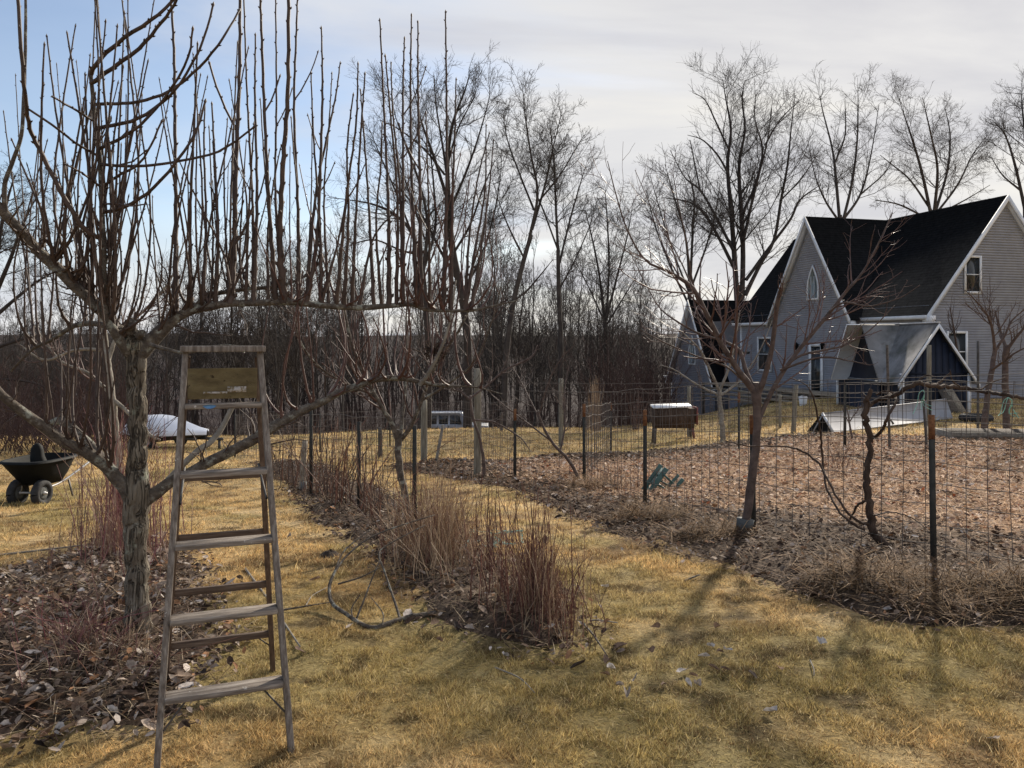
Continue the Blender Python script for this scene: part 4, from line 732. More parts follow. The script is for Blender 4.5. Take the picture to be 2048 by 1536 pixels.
big_tree('largest bare tree with twin trunks towering over the low wing of the house', 54, [
    [(1480, 800, 38), (1480, 700, 34), (1478, 620, 32), (1480, 570, 30)],
    [(1474, 600, 21), (1468, 500, 19), (1462, 420, 16), (1455, 330, 13), (1462, 260, 9), (1452, 200, 5), (1445, 158, 2)], [(1484, 600, 20), (1486, 500, 18), (1482, 420, 16), (1478, 330, 12), (1490, 260, 8), (1484, 200, 5), (1490, 160, 2)],
    [(1490, 590, 17), (1520, 530, 14), (1548, 480, 12), (1562, 400, 10), (1575, 330, 8), (1582, 260, 5), (1590, 190, 2)], [(1492, 560, 13), (1535, 500, 11), (1580, 440, 9), (1600, 400, 7), (1640, 370, 3)], [(1487, 480, 12), (1505, 400, 10), (1520, 340, 8), (1535, 280, 5), (1545, 200, 2)], [(1484, 430, 11), (1510, 370, 9), (1525, 300, 7), (1510, 240, 4), (1512, 180, 2)],
    [(1470, 540, 14), (1440, 480, 12), (1410, 430, 10), (1380, 405, 7), (1325, 395, 3)], [(1466, 500, 12), (1430, 430, 10), (1400, 380, 8), (1370, 355, 5), (1340, 300, 2)], [(1458, 350, 9), (1435, 310, 7), (1405, 280, 5), (1375, 270, 2)], [(1458, 300, 8), (1430, 240, 6), (1410, 200, 4), (1385, 185, 2)], [(1400, 380, 7), (1390, 330, 5), (1380, 280, 3)], [(1530, 290, 7), (1560, 240, 5), (1600, 200, 2)], [(1562, 400, 7), (1600, 360, 5), (1635, 310, 2)]], 307, 150, 1000, 5600, rmin=0.012)
big_tree('open bare tree with forked upright limbs behind the dip of the house roof', 62, [
    [(1690, 700, 20), (1688, 560, 19), (1682, 460, 17), (1680, 430, 15)],
    [(1680, 450, 12), (1672, 360, 10), (1665, 300, 7), (1645, 220, 4), (1640, 190, 2)], [(1684, 450, 11), (1705, 360, 9), (1715, 270, 6), (1716, 180, 2)], [(1686, 440, 10), (1720, 390, 8), (1740, 320, 5), (1758, 210, 2)], [(1676, 440, 9), (1650, 400, 7), (1630, 350, 4), (1615, 280, 2)], [(1668, 330, 7), (1690, 270, 5), (1690, 200, 2)], [(1720, 390, 7), (1765, 350, 4), (1785, 320, 2)]], 308, 80, 480, 2200, mat='far_bark2', rmin=0.013)
big_tree('round-crowned bare tree with very fine twigs above the main roof ridge', 62, [
    [(1868, 650, 22), (1868, 520, 20), (1866, 420, 17)],
    [(1864, 440, 12), (1845, 350, 10), (1825, 280, 7), (1805, 220, 3), (1798, 195, 2)], [(1868, 430, 12), (1875, 340, 9), (1862, 270, 6), (1845, 195, 2)], [(1872, 420, 11), (1895, 340, 8), (1900, 270, 5), (1890, 215, 2)], [(1870, 430, 9), (1915, 370, 7), (1945, 310, 4), (1975, 270, 2)], [(1862, 420, 9), (1820, 360, 6), (1785, 330, 4), (1760, 310, 2)], [(1860, 440, 8), (1800, 410, 6), (1750, 400, 3)], [(1872, 430, 8), (1930, 400, 5), (1980, 370, 2)]], 309, 100, 800, 4600, mat='far_bark2', rmin=0.011, droop=-0.02)
big_tree('bare tree rising behind the plain wide gable end of the house', 58, [
    [(2055, 650, 22), (2054, 520, 20), (2050, 400, 16)],
    [(2050, 420, 12), (2030, 330, 9), (2010, 270, 5), (1985, 240, 2)], [(2052, 410, 12), (2052, 300, 9), (2045, 220, 5), (2042, 180, 2)], [(2054, 400, 10), (2085, 320, 7), (2100, 230, 3)], [(2040, 380, 8), (2005, 350, 5), (1980, 310, 2)]], 310, 80, 500, 2400, rmin=0.012)
big_tree('dense weeping-twigged bare tree at the edge of the lawn past the wheelbarrow', 26, [
    [(-25, 860, 40), (-22, 760, 36), (-15, 660, 32), (-12, 560, 28)],
    [(-14, 600, 18), (20, 520, 13), (45, 450, 9), (70, 400, 5), (90, 370, 2)], [(-12, 570, 18), (0, 470, 13), (15, 400, 9), (30, 350, 4)], [(-18, 640, 16), (40, 590, 11), (80, 560, 8), (120, 540, 4), (140, 545, 2)], [(-20, 700, 14), (40, 680, 10), (90, 670, 7), (130, 690, 3)], [(-22, 760, 12), (30, 760, 9), (80, 770, 6), (110, 790, 3)], [(-12, 560, 12), (-40, 470, 9), (-70, 400, 4)]], 311, 110, 800, 3800, up=0.02, droop=-0.10, rmin=0.007)

# ------------------------------------------------------------------ the wood behind: templates shared by many single trees
def forest_template(seed, h, n1, n2, n3, lead):
    r = np.random.default_rng(seed); e = Geo(); K = 14; LB = []
    for i in range(lead):
        t = np.linspace(0, 1, K); wob = np.cumsum(r.normal(size=(K, 2)) * 0.012 * h, axis=0) * 0.6
        lean = r.normal(size=2) * 0.05 * h * (1 if i else 0.6); P = np.stack([wob[:, 0] + lean[0] * t ** 1.5, wob[:, 1] + lean[1] * t ** 1.5, t * h * (1 if i == 0 else 0.85)], -1); P -= P[0]
        LB.append((P, 0.0085 * h * (1 - 0.86 * t) * (1 if i == 0 else 0.8)))
    P, Rr, L = stack(LB, K); e.tubes(P, Rr, 6)
    Q, RR, ln = sprout(P, Rr, L, n1, 0.22, 1.0, 42, 0.34, 0.14, 0.10, 7, 0.42, 0.016, r, 0.35); e.tubes(Q, RR, 4)
    Q2, RR2, ln2 = sprout(Q, RR, ln, n2, 0.1, 1.0, 40, 0.42, 0.08, 0.14, 4, 0.5, 0.012, r, 0.5); e.tubes(Q2, RR2, 3)
    Q3, RR3, _ = sprout(Q2, RR2, ln2, n3, 0.1, 1.0, 40, 0.55, 0.04, 0.15, 3, 0.6, 0.011, r, 0.6); e.tubes(Q3, RR3, 3)
    return e
TPL = [forest_template(500 + i, 15, 34, 190, 1000, 1 + (i % 3 == 0)).mesh('woodland_tree', MT['far_bark' if i % 2 else 'far_bark2'], True) for i in range(7)]
r = np.random.default_rng(77)
cnt = 0
for i in range(400):
    d = 47 + 75 * r.random() ** 1.3; px = r.uniform(-120, 1350)
    if d < 52 and 835 < px < 990 and i % 2: continue
    x = (px - CX) * d / F; z = hz1(x, d); lim = 445 + 90 * r.random() if px < 1180 else 520 + 90 * r.random()
    if px < 260: lim = 560 + 80 * r.random()
    h = EYE + (HY - lim) * d / F - z; h *= r.uniform(0.82, 1.05)
    o = bpy.data.objects.new('woodland_tree', TPL[i % 7]); COL.objects.link(o); o.location = (x, d, z - 0.1); s = h / 15
    o.scale = (s * r.uniform(.75, 1.05), s * r.uniform(.75, 1.05), s); o.rotation_euler = (r.normal() * .03, r.normal() * .03, r.random() * 6.28)
    two = (i % 7) % 3 == 0; grey = (i % 7) % 2 == 0
    setp(o, ('twin-stemmed ' if two else 'single-stemmed ') + ('grey' if grey else 'dark brown') + ' bare woodland tree behind the lawn', 'tree', ('twin-stemmed ' if two else 'single-stemmed ') + ('grey' if grey else 'dark brown') + ' trees of the wood'); cnt += 1
    if cnt >= 120: break
# far ranks of the wood, read as one mass
e = Geo(); n = 1700; d = r.uniform(85, 430, n); px = r.uniform(-250, 1500, n); x = (px - CX) * d / F; z = hz_(x, d); h = r.uniform(6, 11, n) * (1 - 0.45 * sstep(250, 420, d))
t = np.linspace(0, 1, 5)[None, :, None]; b = np.stack([x, d, z], -1)[:, None]; ls = r.normal(size=(n, 1, 3)) * np.array([0.5, .5, 0]); P = b + t * (np.array([0, 0, 1]) * h[:, None, None] + ls)
e.tubes(P, (0.10 + 0.08 * r.random(n))[:, None] * np.linspace(1, .3, 5)[None], 3); L = h
Q, RR, ln = sprout(P, np.full((n, 5), 0.06), L, n * 9, 0.25, 1, 38, 0.34, 0.12, 0.1, 3, 0.8, 0.035, r, 0.5); e.tubes(Q, RR, 3)
setp(e.build('far_wood', MT['far_bark']), 'distant bare wood on the hillside beyond the lawn', 'wood', kind='stuff')
# brushy thickets at the wood edge
def thicket(pxr, dr, hr, n, label, seed, mat='thicket', rad=0.011, xdens=None):
    r = np.random.default_rng(seed); e = Geo(); px = r.uniform(*pxr, n); d = r.uniform(*dr, n); x = (px - CX) * d / F; z = hz_(x, d); h = r.uniform(*hr, n); b = np.stack([x, d, z - .05], -1)
    P = np.empty((n, 5, 3)); P[:, 0] = b; dv = np.stack([r.normal(size=n) * .3, r.normal(size=n) * .3, np.ones(n)], -1)
    for k in range(1, 5):
        dv += r.normal(size=(n, 3)) * .14; dv /= np.linalg.norm(dv, axis=1, keepdims=True); P[:, k] = P[:, k - 1] + dv * (h / 4)[:, None]
    Rr = rad * 1.6 * np.linspace(1, .35, 5)[None] * np.ones((n, 1)); e.tubes(P, Rr, 3)
    Q, RR, ln = sprout(P, Rr, h, n * 5, .15, 1, 40, .4, .05, .15, 4, .7, rad * .7, r, .6); e.tubes(Q, RR, 3)
    return setp(e.build('thicket', MT[mat]), label, 'thicket', kind='stuff')
thicket((-100, 1340), (59, 70), (2.0, 5.5), 1500, 'reddish brown brush along the edge of the wood', 601)
thicket((-100, 280), (20, 34), (1.2, 3.2), 550, 'reddish brush growing on the slope beside the white covered boat', 602, rad=0.008)
thicket((1190, 1345), (40, 50), (2.0, 5.5), 260, 'dense reddish thicket beside the low porch of the house', 603)

# ------------------------------------------------------------------ canes and shrubs
def clump(name, label, pxr, pyr, n, hgt, pal, seed, w=0.0035, lean=0.12, cat='shrub', parts=40, bow=0.05, partname='cane', side=1.4, poly=None, skew=0.0):
    r = np.random.default_rng(seed); c = G((pxr[0] + pxr[1]) / 2, (pyr[0] + pyr[1]) / 2); t = thing(name, c, label, cat); e = Geo()
    for i in range(n):
        u = r.random(); px = pxr[0] + (pxr[1] - pxr[0]) * u; py = pyr[0] + (pyr[1] - pyr[0]) * (u if poly else r.random()) + (r.normal() * poly if poly else 0)
        qh = 1.0
        if not poly:
            qa = r.random() * 6.28; qr = min(1.25, abs(r.normal()) * 0.55); mxp = (pxr[0] + pxr[1]) / 2; myp = (pyr[0] + pyr[1]) / 2
            px = mxp + math.cos(qa) * qr * (pxr[1] - pxr[0]) / 2 * 1.05; py = myp + math.sin(qa) * qr * (pyr[1] - pyr[0]) / 2 * 1.05 + math.cos(qa) * qr * skew; qh = 1 - 0.32 * qr * qr * r.random()
        b = G(px, py); b[2] -= 0.02; h = hgt * (0.35 + 0.7 * r.random()) * qh; a = r.random() * 6.28; ln = abs(r.normal()) * lean * h; q = [b]
        for k in (0.3, 0.65, 1.0): q.append(b + np.array((math.cos(a) * ln * k ** 1.5 + r.normal() * .012, math.sin(a) * ln * k ** 1.5 + r.normal() * .012, h * k)))
        K = 7; P = cr(np.array(q), K); Rr = w * (0.7 + 0.6 * r.random()) * np.linspace(1, .4, K); col = pal[r.integers(len(pal))] * (0.7 + .6 * r.random())
        ns = int(r.poisson(side)); tw = []
        g_ = Geo() if i < parts else e
        g_.tubes(P, Rr, 4, col)
        for _ in range(ns):
            k = r.integers(2, K - 1); s0 = P[k]; dv = np.array((r.normal(), r.normal(), 1.3 + r.random())); dv /= np.linalg.norm(dv); l_ = h * .22 * r.random() + .03
            g_.tubes(np.array([s0, s0 + dv * l_ * .5 + np.array((0, 0, .004)), s0 + dv * l_ + np.array((0, 0, .02))]), np.array([.8, .6, .35]) * Rr[k], 3, col)
        if i < parts: g_.build(partname, MT['canes'], t, True)
    if n > parts: setp(e.build(partname + '_tangle', MT['canes'], t, True), kind='stuff')
    return t
REDC = np.array([(0.115, 0.048, 0.038), (0.165, 0.072, 0.052), (0.095, 0.042, 0.034), (0.22, 0.12, 0.085)])
TAN = np.array([(0.38, 0.27, 0.165), (0.28, 0.18, 0.11), (0.20, 0.115, 0.075), (0.48, 0.36, 0.24)])
PURP = np.array([(0.17, 0.055, 0.060), (0.22, 0.10, 0.10), (0.13, 0.05, 0.05), (0.25, 0.13, 0.09), (0.30, 0.20, 0.15)])
clump('blueberry_bush', 'clump of upright dark red canes ending the shrub row nearest the open lawn', (965, 1180), (1185, 1280), 75, 0.98, REDC, 701, 0.0036, 0.20, parts=60, skew=25)
clump('dry_stem_clump', 'pale brown dry stems standing thickly among the dark red canes', (970, 1180), (1180, 1292), 430, 0.60, np.vstack([TAN, REDC]), 702, 0.0022, 0.28, parts=30, partname='stem', cat='dry grass', skew=25)
clump('dry_grass_clump', 'bushy tan dry grass clump round the foot of the slender fruit tree', (775, 985), (1075, 1175), 620, 0.74, TAN, 703, 0.0022, 0.42, parts=30, partname='stem', cat='dry grass')
clump('cane_clump', 'reddish brown canes rising out of the tan dry grass clump', (755, 960), (1040, 1170), 110, 0.85, np.vstack([REDC, TAN[:2]]), 704, 0.0036, 0.2, parts=50)
clump('sparse_canes', 'sparse thin red canes between the dry grass clump and the end of the row', (905, 1050), (1090, 1225), 55, 0.75, REDC, 705, 0.0034, 0.14, parts=50)
clump('raspberry_canes', 'purple-red raspberry canes crowding behind the old pear trunk', (140, 350), (1040, 1150), 220, 1.28, PURP, 706, 0.0044, 0.26, parts=70)
clump('dry_stem_clump', 'tangled dry stems low down among the purple-red raspberry canes', (130, 350), (1060, 1170), 260, 0.55, np.vstack([TAN, PURP]), 707, 0.0025, 0.4, parts=20, partname='stem', cat='dry grass')
clump('bramble', 'low thorny bramble stems arching over the leaf litter by the pear trunk', (-40, 330), (1190, 1420), 170, 0.34, PURP, 708, 0.0032, 0.9, parts=40, partname='stem')
clump('dry_stem_clump', 'low pale tangle of dead grass over the leaves in front of the pear trunk', (120, 400), (1255, 1400), 320, 0.22, TAN, 714, 0.0019, 1.3, parts=20, partname='stem', cat='dry grass', side=0.5)
clump('vine_row', 'dark bare vine stems on the wire beside the shrub row', (525, 760), (945, 1050), 130, 1.15, np.array([(0.07, 0.042, 0.032), (0.12, 0.07, 0.05), (0.16, 0.075, 0.05)]), 709, 0.0068, 0.38, parts=90, poly=7)
clump('weed_stems', 'thin brown weed stems scattered inside the garden wire', (1060, 1480), (930, 1040), 70, 0.5, np.array([(0.12, 0.06, 0.045), (0.2, 0.11, 0.08)]), 710, 0.0035, 0.35, parts=40)
clump('weed_stems', 'brown weed stems at the back of the garden near the sapling', (1560, 1800), (910, 985), 60, 0.5, np.array([(0.10, 0.05, 0.04), (0.2, 0.11, 0.08)]), 711, 0.0035, 0.4, parts=40)
clump('plume_grass', 'tall tan plume grass clump on the lawn by the wood', (1178, 1202), (856, 862), 130, 2.6, TAN, 712, 0.010, 0.12, parts=30, partname='stem', cat='dry grass', side=0)
clump('round_shrub', 'small twiggy shrub on the lawn beside the lidded trough', (1258, 1284), (856, 862), 40, 1.9, np.array([(0.10, 0.06, 0.05), (0.16, 0.10, 0.08)]), 713, 0.010, 0.35, parts=20, side=3)
# bird nest / dead leaf clump in the slender tree
r = np.random.default_rng(31); c = W(872, 702, 7.0); e = Geo(); n = 160
a = r.normal(size=(n, 3)) * np.array((0.045, .045, .04)) + c; dv = r.normal(size=(n, 3)); dv /= np.linalg.norm(dv, axis=1, keepdims=True)
e.tubes(np.stack([a - dv * .05, a, a + dv * .05], 1), np.full((n, 3), .004), 3); setp(e.build('bird_nest', MT['nest'], None, False, c), 'dark ragged nest lodged in the slender fruit tree', 'nest')

# ------------------------------------------------------------------ fallen branch, sticks, loose leaves, molehills
def gl(pts, lift=0.0, n=30):
    q = []
    for p in pts:
        gpt = G(p[0], p[1]); q.append((gpt[0], gpt[1], gpt[2] + p[3] * 1.0 + p[2] / 2 * gpt[1] / F, p[2] / 2 * gpt[1] / F))
    c = cr(np.array(q), n); return c[:, :3], np.maximum(c[:, 3], .0018)
br0 = W(750, 1258, G(750, 1258)[1]); fb = thing('fallen_branch', G(750, 1258), 'curved pruned branch lying on the lawn beside the shrub row', 'branch')
def wl(pts, n=30):
    c = cr(np.array([(*W(p[0], p[1], p[2]), p[3] / 2 * p[2] / F) for p in pts]), n); return c[:, :3], np.maximum(c[:, 3], .0015)
dB = G(750, 1258)[1]
for i, L in enumerate([[(872, 1226, dB + .22, 11), (820, 1234, dB + .16, 11), (780, 1246, dB + .06, 11), (750, 1256, dB, 11), (722, 1248, dB + .04, 9), (690, 1226, dB + .18, 8), (664, 1206, dB + .32, 8), (659, 1172, dB + .5, 7), (672, 1140, dB + .62, 5), (700, 1105, dB + .8, 4), (750, 1070, dB + .95, 3.5), (820, 1045, dB + 1.1, 2.5), (870, 1030, dB + 1.2, 2)], [(800, 1236, dB + .12, 6), (785, 1190, dB + .3, 5), (768, 1140, dB + .5, 4), (758, 1110, dB + .6, 4), (775, 1090, dB + .7, 3), (850, 1050, dB + .9, 2)], [(712, 1240, dB + .1, 5), (728, 1200, dB + .2, 4), (745, 1155, dB + .3, 3), (760, 1120, dB + .4, 2)], [(676, 1168, dB + .5, 4), (720, 1155, dB + .5, 3), (760, 1135, dB + .55, 2)], [(705, 1236, dB + .1, 3), (704, 1215, dB + .15, 2.5), (720, 1190, dB + .2, 2)], [(765, 1250, dB, 3), (765, 1225, dB + .1, 2.5), (742, 1195, dB + .2, 2)], [(668, 1145, dB + .6, 4), (690, 1100, dB + .8, 3), (740, 1060, dB + 1, 2)]]):
    P, Rr = wl(L); e = Geo(); e.tubes(P, Rr, 8 if i == 0 else 6, cap=True); e.build('stem' if i == 0 else 'side_branch', MT['limb'], fb, True)
STK = [((560, 1225), (665, 1210), 4, 'thin grey stick lying between the ladder and the pruned branch'), ((612, 1215), (655, 1180), 3, 'short curled twig beside the pruned branch'), ((1570, 1085), (1740, 1170), 4, 'long dead cane lying at the garden edge below the guarded tree'), ((1165, 1250), (1215, 1320), 5, 'forked stick poking out of the cane clump onto the lawn'), ((1180, 1245), (1235, 1252), 4, 'straight stick on the lawn by the cane clump'), ((1850, 1255), (1905, 1205), 5, 'pale stick propped on the straw near the rusty-topped post'), ((1370, 1165), (1400, 1155), 4, 'short pale straw stick lying on the lawn below the straw heap'), ((1620, 1325), (1628, 1360), 3, 'single pale grass stalk standing in the lawn'), ((990, 800 + 540), (1070, 1395), 3, 'thin fallen twig in the middle of the lawn'), ((2000, 1145), (2048, 1080), 7, 'pale weathered stick leaning at the wire past the rusty-topped post'), ((0, 1113), (190, 1092), 5, 'long dark cane lying across the lawn towards the raspberry canes'), ((490, 1140), (600, 1300), 5, 'fallen twig crossing behind the ladder feet')]
for i, (a, b, w, lab) in enumerate(STK):
    r2 = np.random.default_rng(900 + i); A = G(*a); B = G(*b); M = (A + B) / 2 + np.array((r2.normal() * .03, r2.normal() * .03, .015)); A[2] += .012; B[2] += .02; M[2] += 0.01
    c = cr(np.array([A, M, B]), 10); e = Geo(); e.tubes(c, np.linspace(1, .5, 10) * w / 2 * A[1] / F * 1.1, 6, cap=True); setp(e.build('fallen_stick', MT['pale_bark' if i % 3 else 'limb'], None, True, A), lab, 'stick')
LOGS = [((1565, 905), (1640, 908), 6), ((1600, 918), (1780, 922), 7), ((1690, 905), (1800, 930), 6), ((1800, 900), (1860, 905), 8), ((1790, 925), (1880, 898), 7), ((1910, 918), (2060, 932), 9), ((1740, 935), (1830, 945), 5), ((1830, 985), (1960, 1003), 6), ((1690, 920), (1770, 952), 5), ((1760, 898), (1860, 902), 6)]
for i, (a, b, w) in enumerate(LOGS):
    A = G(*a); B = G(*b); A[2] += .05; B[2] += .05; r2 = np.random.default_rng(950 + i); M = (A + B) / 2 + np.array((0, 0, .03 * r2.random()))
    c = cr(np.array([A, M, B]), 8); e = Geo(); e.tubes(c, np.linspace(1, .7, 8) * w / 2 * A[1] / F, 7, cap=True); setp(e.build('loose_pole', MT['dark_wood' if i % 3 else 'wood'], None, True, A), 'weathered pole lying loose on the straw mulch in front of the white cover', 'pole', 'poles lying on the garden mulch')
r = np.random.default_rng(41); LP = [(1130, 1305), (1138, 1297), (1105, 1318), (1012, 1320), (1215, 1332), (1222, 1346), (1210, 1358), (1240, 1380), (1265, 1372), (1255, 1398), (1300, 1310), (1310, 1262), (1200, 1220), (1365, 1352), (1385, 1360), (1378, 1378), (1395, 1380), (1440, 1312), (1455, 1308), (1430, 1346), (1452, 1348), (1505, 1360), (1650, 1294), (1420, 1300), (1540, 1433), (1985, 1488), (1960, 1255), (1210, 1180), (1435, 1262), (1850, 1250), (578, 1078), (630, 1165), (700, 1260), (600, 1310), (1090, 1090), (1245, 1105), (1410, 1322), (1328, 1378), (1155, 1340), (1020, 1262), (880, 1290), (1560, 1345), (1640, 1290)]
for i, p in enumerate(LP):
    q = G(*p); e = Geo(); rr = np.random.default_rng(1200 + i); w = rr.uniform(.022, .04); nL = 9; a0 = rr.random() * 6.28; cu = rr.uniform(.01, .028); el = rr.uniform(.45, .7); pts = []; up = rr.normal(size=2) * .35
    for ring in (0.0, .55, 1.0):
        for k in range(nL):
            a = k / nL * 6.28; rad = w * ring * (1 + .25 * math.cos(2.0 * a + i)) * rr.uniform(.8, 1.2); u = math.cos(a) * rad; v_ = math.sin(a) * rad * el
            x = u * math.cos(a0) - v_ * math.sin(a0); y = u * math.sin(a0) + v_ * math.cos(a0); pts.append(q + np.array((x, y, .022 + cu * (abs(v_) / (w * el)) ** 1.5 + up[0] * x + up[1] * y)))
    fq = [(r0 * nL + k, r0 * nL + (k + 1) % nL, (r0 + 1) * nL + (k + 1) % nL, (r0 + 1) * nL + k) for r0 in (0, 1) for k in range(nL)]
    col = np.array([(0.30, 0.26, 0.23), (0.16, 0.11, 0.085), (0.42, 0.39, 0.37), (0.22, 0.14, 0.09), (0.075, 0.055, 0.045)])[rr.choice(5, p=[.26, .24, .16, .2, .14])]
    e.add(pts, fq, None, col); setp(e.build('fallen_leaf', MT['litter'], None, True, q), 'curled dead leaf lying singly on the open lawn', 'leaf', 'single dead leaves on the lawn')
for i, (px, py, w, lab) in enumerate([(660, 1112, .12, 'dark crumbly molehill on the lawn between ladder and shrub row'), (1095, 975, .22, 'dark soil heap at the foot of the garden fence'), (1020, 945, .2, 'black soil mound beside the small drooping tree')]):
    c = G(px, py); r2 = np.random.default_rng(60 + i); e = Geo(); n = 13; rings = 7; v = []
    for k in range(rings):
        f = k / (rings - 1)
        for j in range(n): a = j / n * 6.28; rad = w * f * r2.uniform(.88, 1.12); v.append(c + np.array((math.cos(a) * rad, math.sin(a) * rad, .008 + w * .42 * (1 - f ** 1.6) * r2.uniform(.8, 1.1) - .02 * f)))
    e.add(v, [(k * n + j, k * n + (j + 1) % n, (k + 1) * n + (j + 1) % n, (k + 1) * n + j) for k in range(rings - 1) for j in range(n)]); setp(e.build('soil_mound', MT['soil'], None, False, c), lab, 'soil mound')
c = G(990, 1100); r2 = np.random.default_rng(66); e = Geo()
wk = np.cumsum(r2.normal(size=(160, 3)) * np.array((.05, .03, .02)), axis=0); wk -= wk.mean(0); wk = np.clip(wk, (-.24, -.10, -.04), (.24, .10, .05)) + r2.normal(size=(160, 3)) * .012; e.tubes(c + wk + np.array((0, 0, .10)), np.full(160, .0022), 3)
setp(e.build('plastic_netting', MT['teal_net'], None, False, c), 'scrap of teal plastic netting caught behind the dark red canes', 'netting')

# ------------------------------------------------------------------ stepladder
FL = np.array((-1.424, 3.20, 0)); FR = np.array((-0.934, 3.39, 0)); rv = (FR - FL) / np.linalg.norm(FR - FL); bv = np.array((-rv[1], rv[0], 0)); mid = (FL + FR) / 2
gz = min(hz1(FL[0], FL[1]), hz1(FR[0], FR[1])); H = 1.735; B0 = 0.41; BR = 0.98
lad = thing('stepladder', (mid[0], mid[1], gz), 'weathered grey wooden stepladder with five steps standing before the pear tree', 'ladder')
def LP_(s, b, z): return mid + rv * s + bv * b + np.array((0, 0, z))
def fr(z): return B0 * z / H
def fw(z): return 0.262 + (0.158 - 0.262) * z / H
def rw(z): return 0.265 + (0.150 - 0.265) * z / H
def rb(z): return BR + (B0 + 0.06 - BR) * z / H
for s in (-1, 1):
    e = Geo(); e.beam(LP_(s * fw(0), 0, hz1(*LP_(s * fw(0), 0, 0)[:2]) - .012), LP_(s * fw(H - .03), fr(H - .03), H - .03), rv, 0.025, 0.062); o = e.build('front_rail', MT['ladder'], lad, bevel=.003)
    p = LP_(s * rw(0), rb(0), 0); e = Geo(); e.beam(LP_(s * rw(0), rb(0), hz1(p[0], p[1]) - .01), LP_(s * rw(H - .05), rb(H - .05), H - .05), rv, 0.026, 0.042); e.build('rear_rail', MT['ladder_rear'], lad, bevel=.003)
for k in range(1, 6):
    z = 0.293 * k; w = fw(z) - 0.012; b = fr(z); e = Geo()
    e.box(-w, w, -0.048, 0.046, -0.011, 0.011, lambda x, y, q, z=z, b=b: LP_(x, b + y, z + q)); st = e.build('step', MT['ladder_step'], lad, bevel=.004)
    if k == 5:
        e = Geo(); c = np.array((-0.06, -0.0505, 0.0)); pts = [LP_(c[0] + 0.026 * math.cos(a) * (1 + .2 * math.sin(3 * a)), b + c[1], z + .009 * math.sin(a)) for a in np.linspace(0, 6.28, 14)[:-1]]; e.prism(pts, bv * .004); setp(e.build('paint_mark', MT['blue_paint'], st), 'smear of blue paint')
e = Geo(); e.box(-.182, .182, B0 - .075, B0 + .105, H - .028, H, lambda x, y, z: LP_(x, y, z)); e.build('top_cap', MT['ladder'], lad, bevel=.004)
for z in (0.21, 0.50, 0.79, 1.10):
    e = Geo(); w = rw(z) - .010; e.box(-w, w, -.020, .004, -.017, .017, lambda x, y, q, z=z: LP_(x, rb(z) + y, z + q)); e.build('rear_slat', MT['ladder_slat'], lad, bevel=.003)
e = Geo(); w = rw(1.56) - .008; e.box(-w, w, -.027, -.012, -.075, .07, lambda x, y, q: LP_(x, rb(1.56 + q) + y, 1.56 + q)); pn = e.build('back_panel', MT['panel'], lad, bevel=.002)
e = Geo(); e.box(.02, .105, -.030, -.027, -.045, -.018, lambda x, y, q: LP_(x, rb(1.56 + q) + y, 1.56 + q)); setp(e.build('worn_sticker', MT['sticker'], pn), 'worn remains of a white paper label')
e = Geo(); e.box(-.085, .02, -.030, -.027, -.050, -.041, lambda x, y, q: LP_(x, rb(1.56 + q) + y, 1.56 + q)); e.build('worn_sticker', MT['sticker'], pn)
for s in (-1, 1):
    for (z, z2, dx) in ((.293, .17, .10),):
        e = Geo(); e.tubes(np.array([LP_(s * (fw(z) - dx), fr(z), z - .012), LP_(s * (fw(z2) - .012), fr(z2), z2)]), np.array([.004, .004]), 6); e.build('step_brace', MT['dark_steel'], lad)
    e = Geo(); e.tubes(np.array([LP_(s * (rw(.21) - .07), rb(.21), .197), LP_(s * (rw(.14) - .01), rb(.14), .135)]), np.array([.004, .004]), 6); e.build('slat_brace', MT['dark_steel'], lad)
    e = Geo(); e.tubes(np.array([LP_(s * (fw(1.05) - .02), fr(1.05), 1.05), LP_(s * (rw(1.15) - .02), rb(1.15), 1.15)]), np.array([.005, .005]), 6); e.build('spreader', MT['dark_steel'], lad)

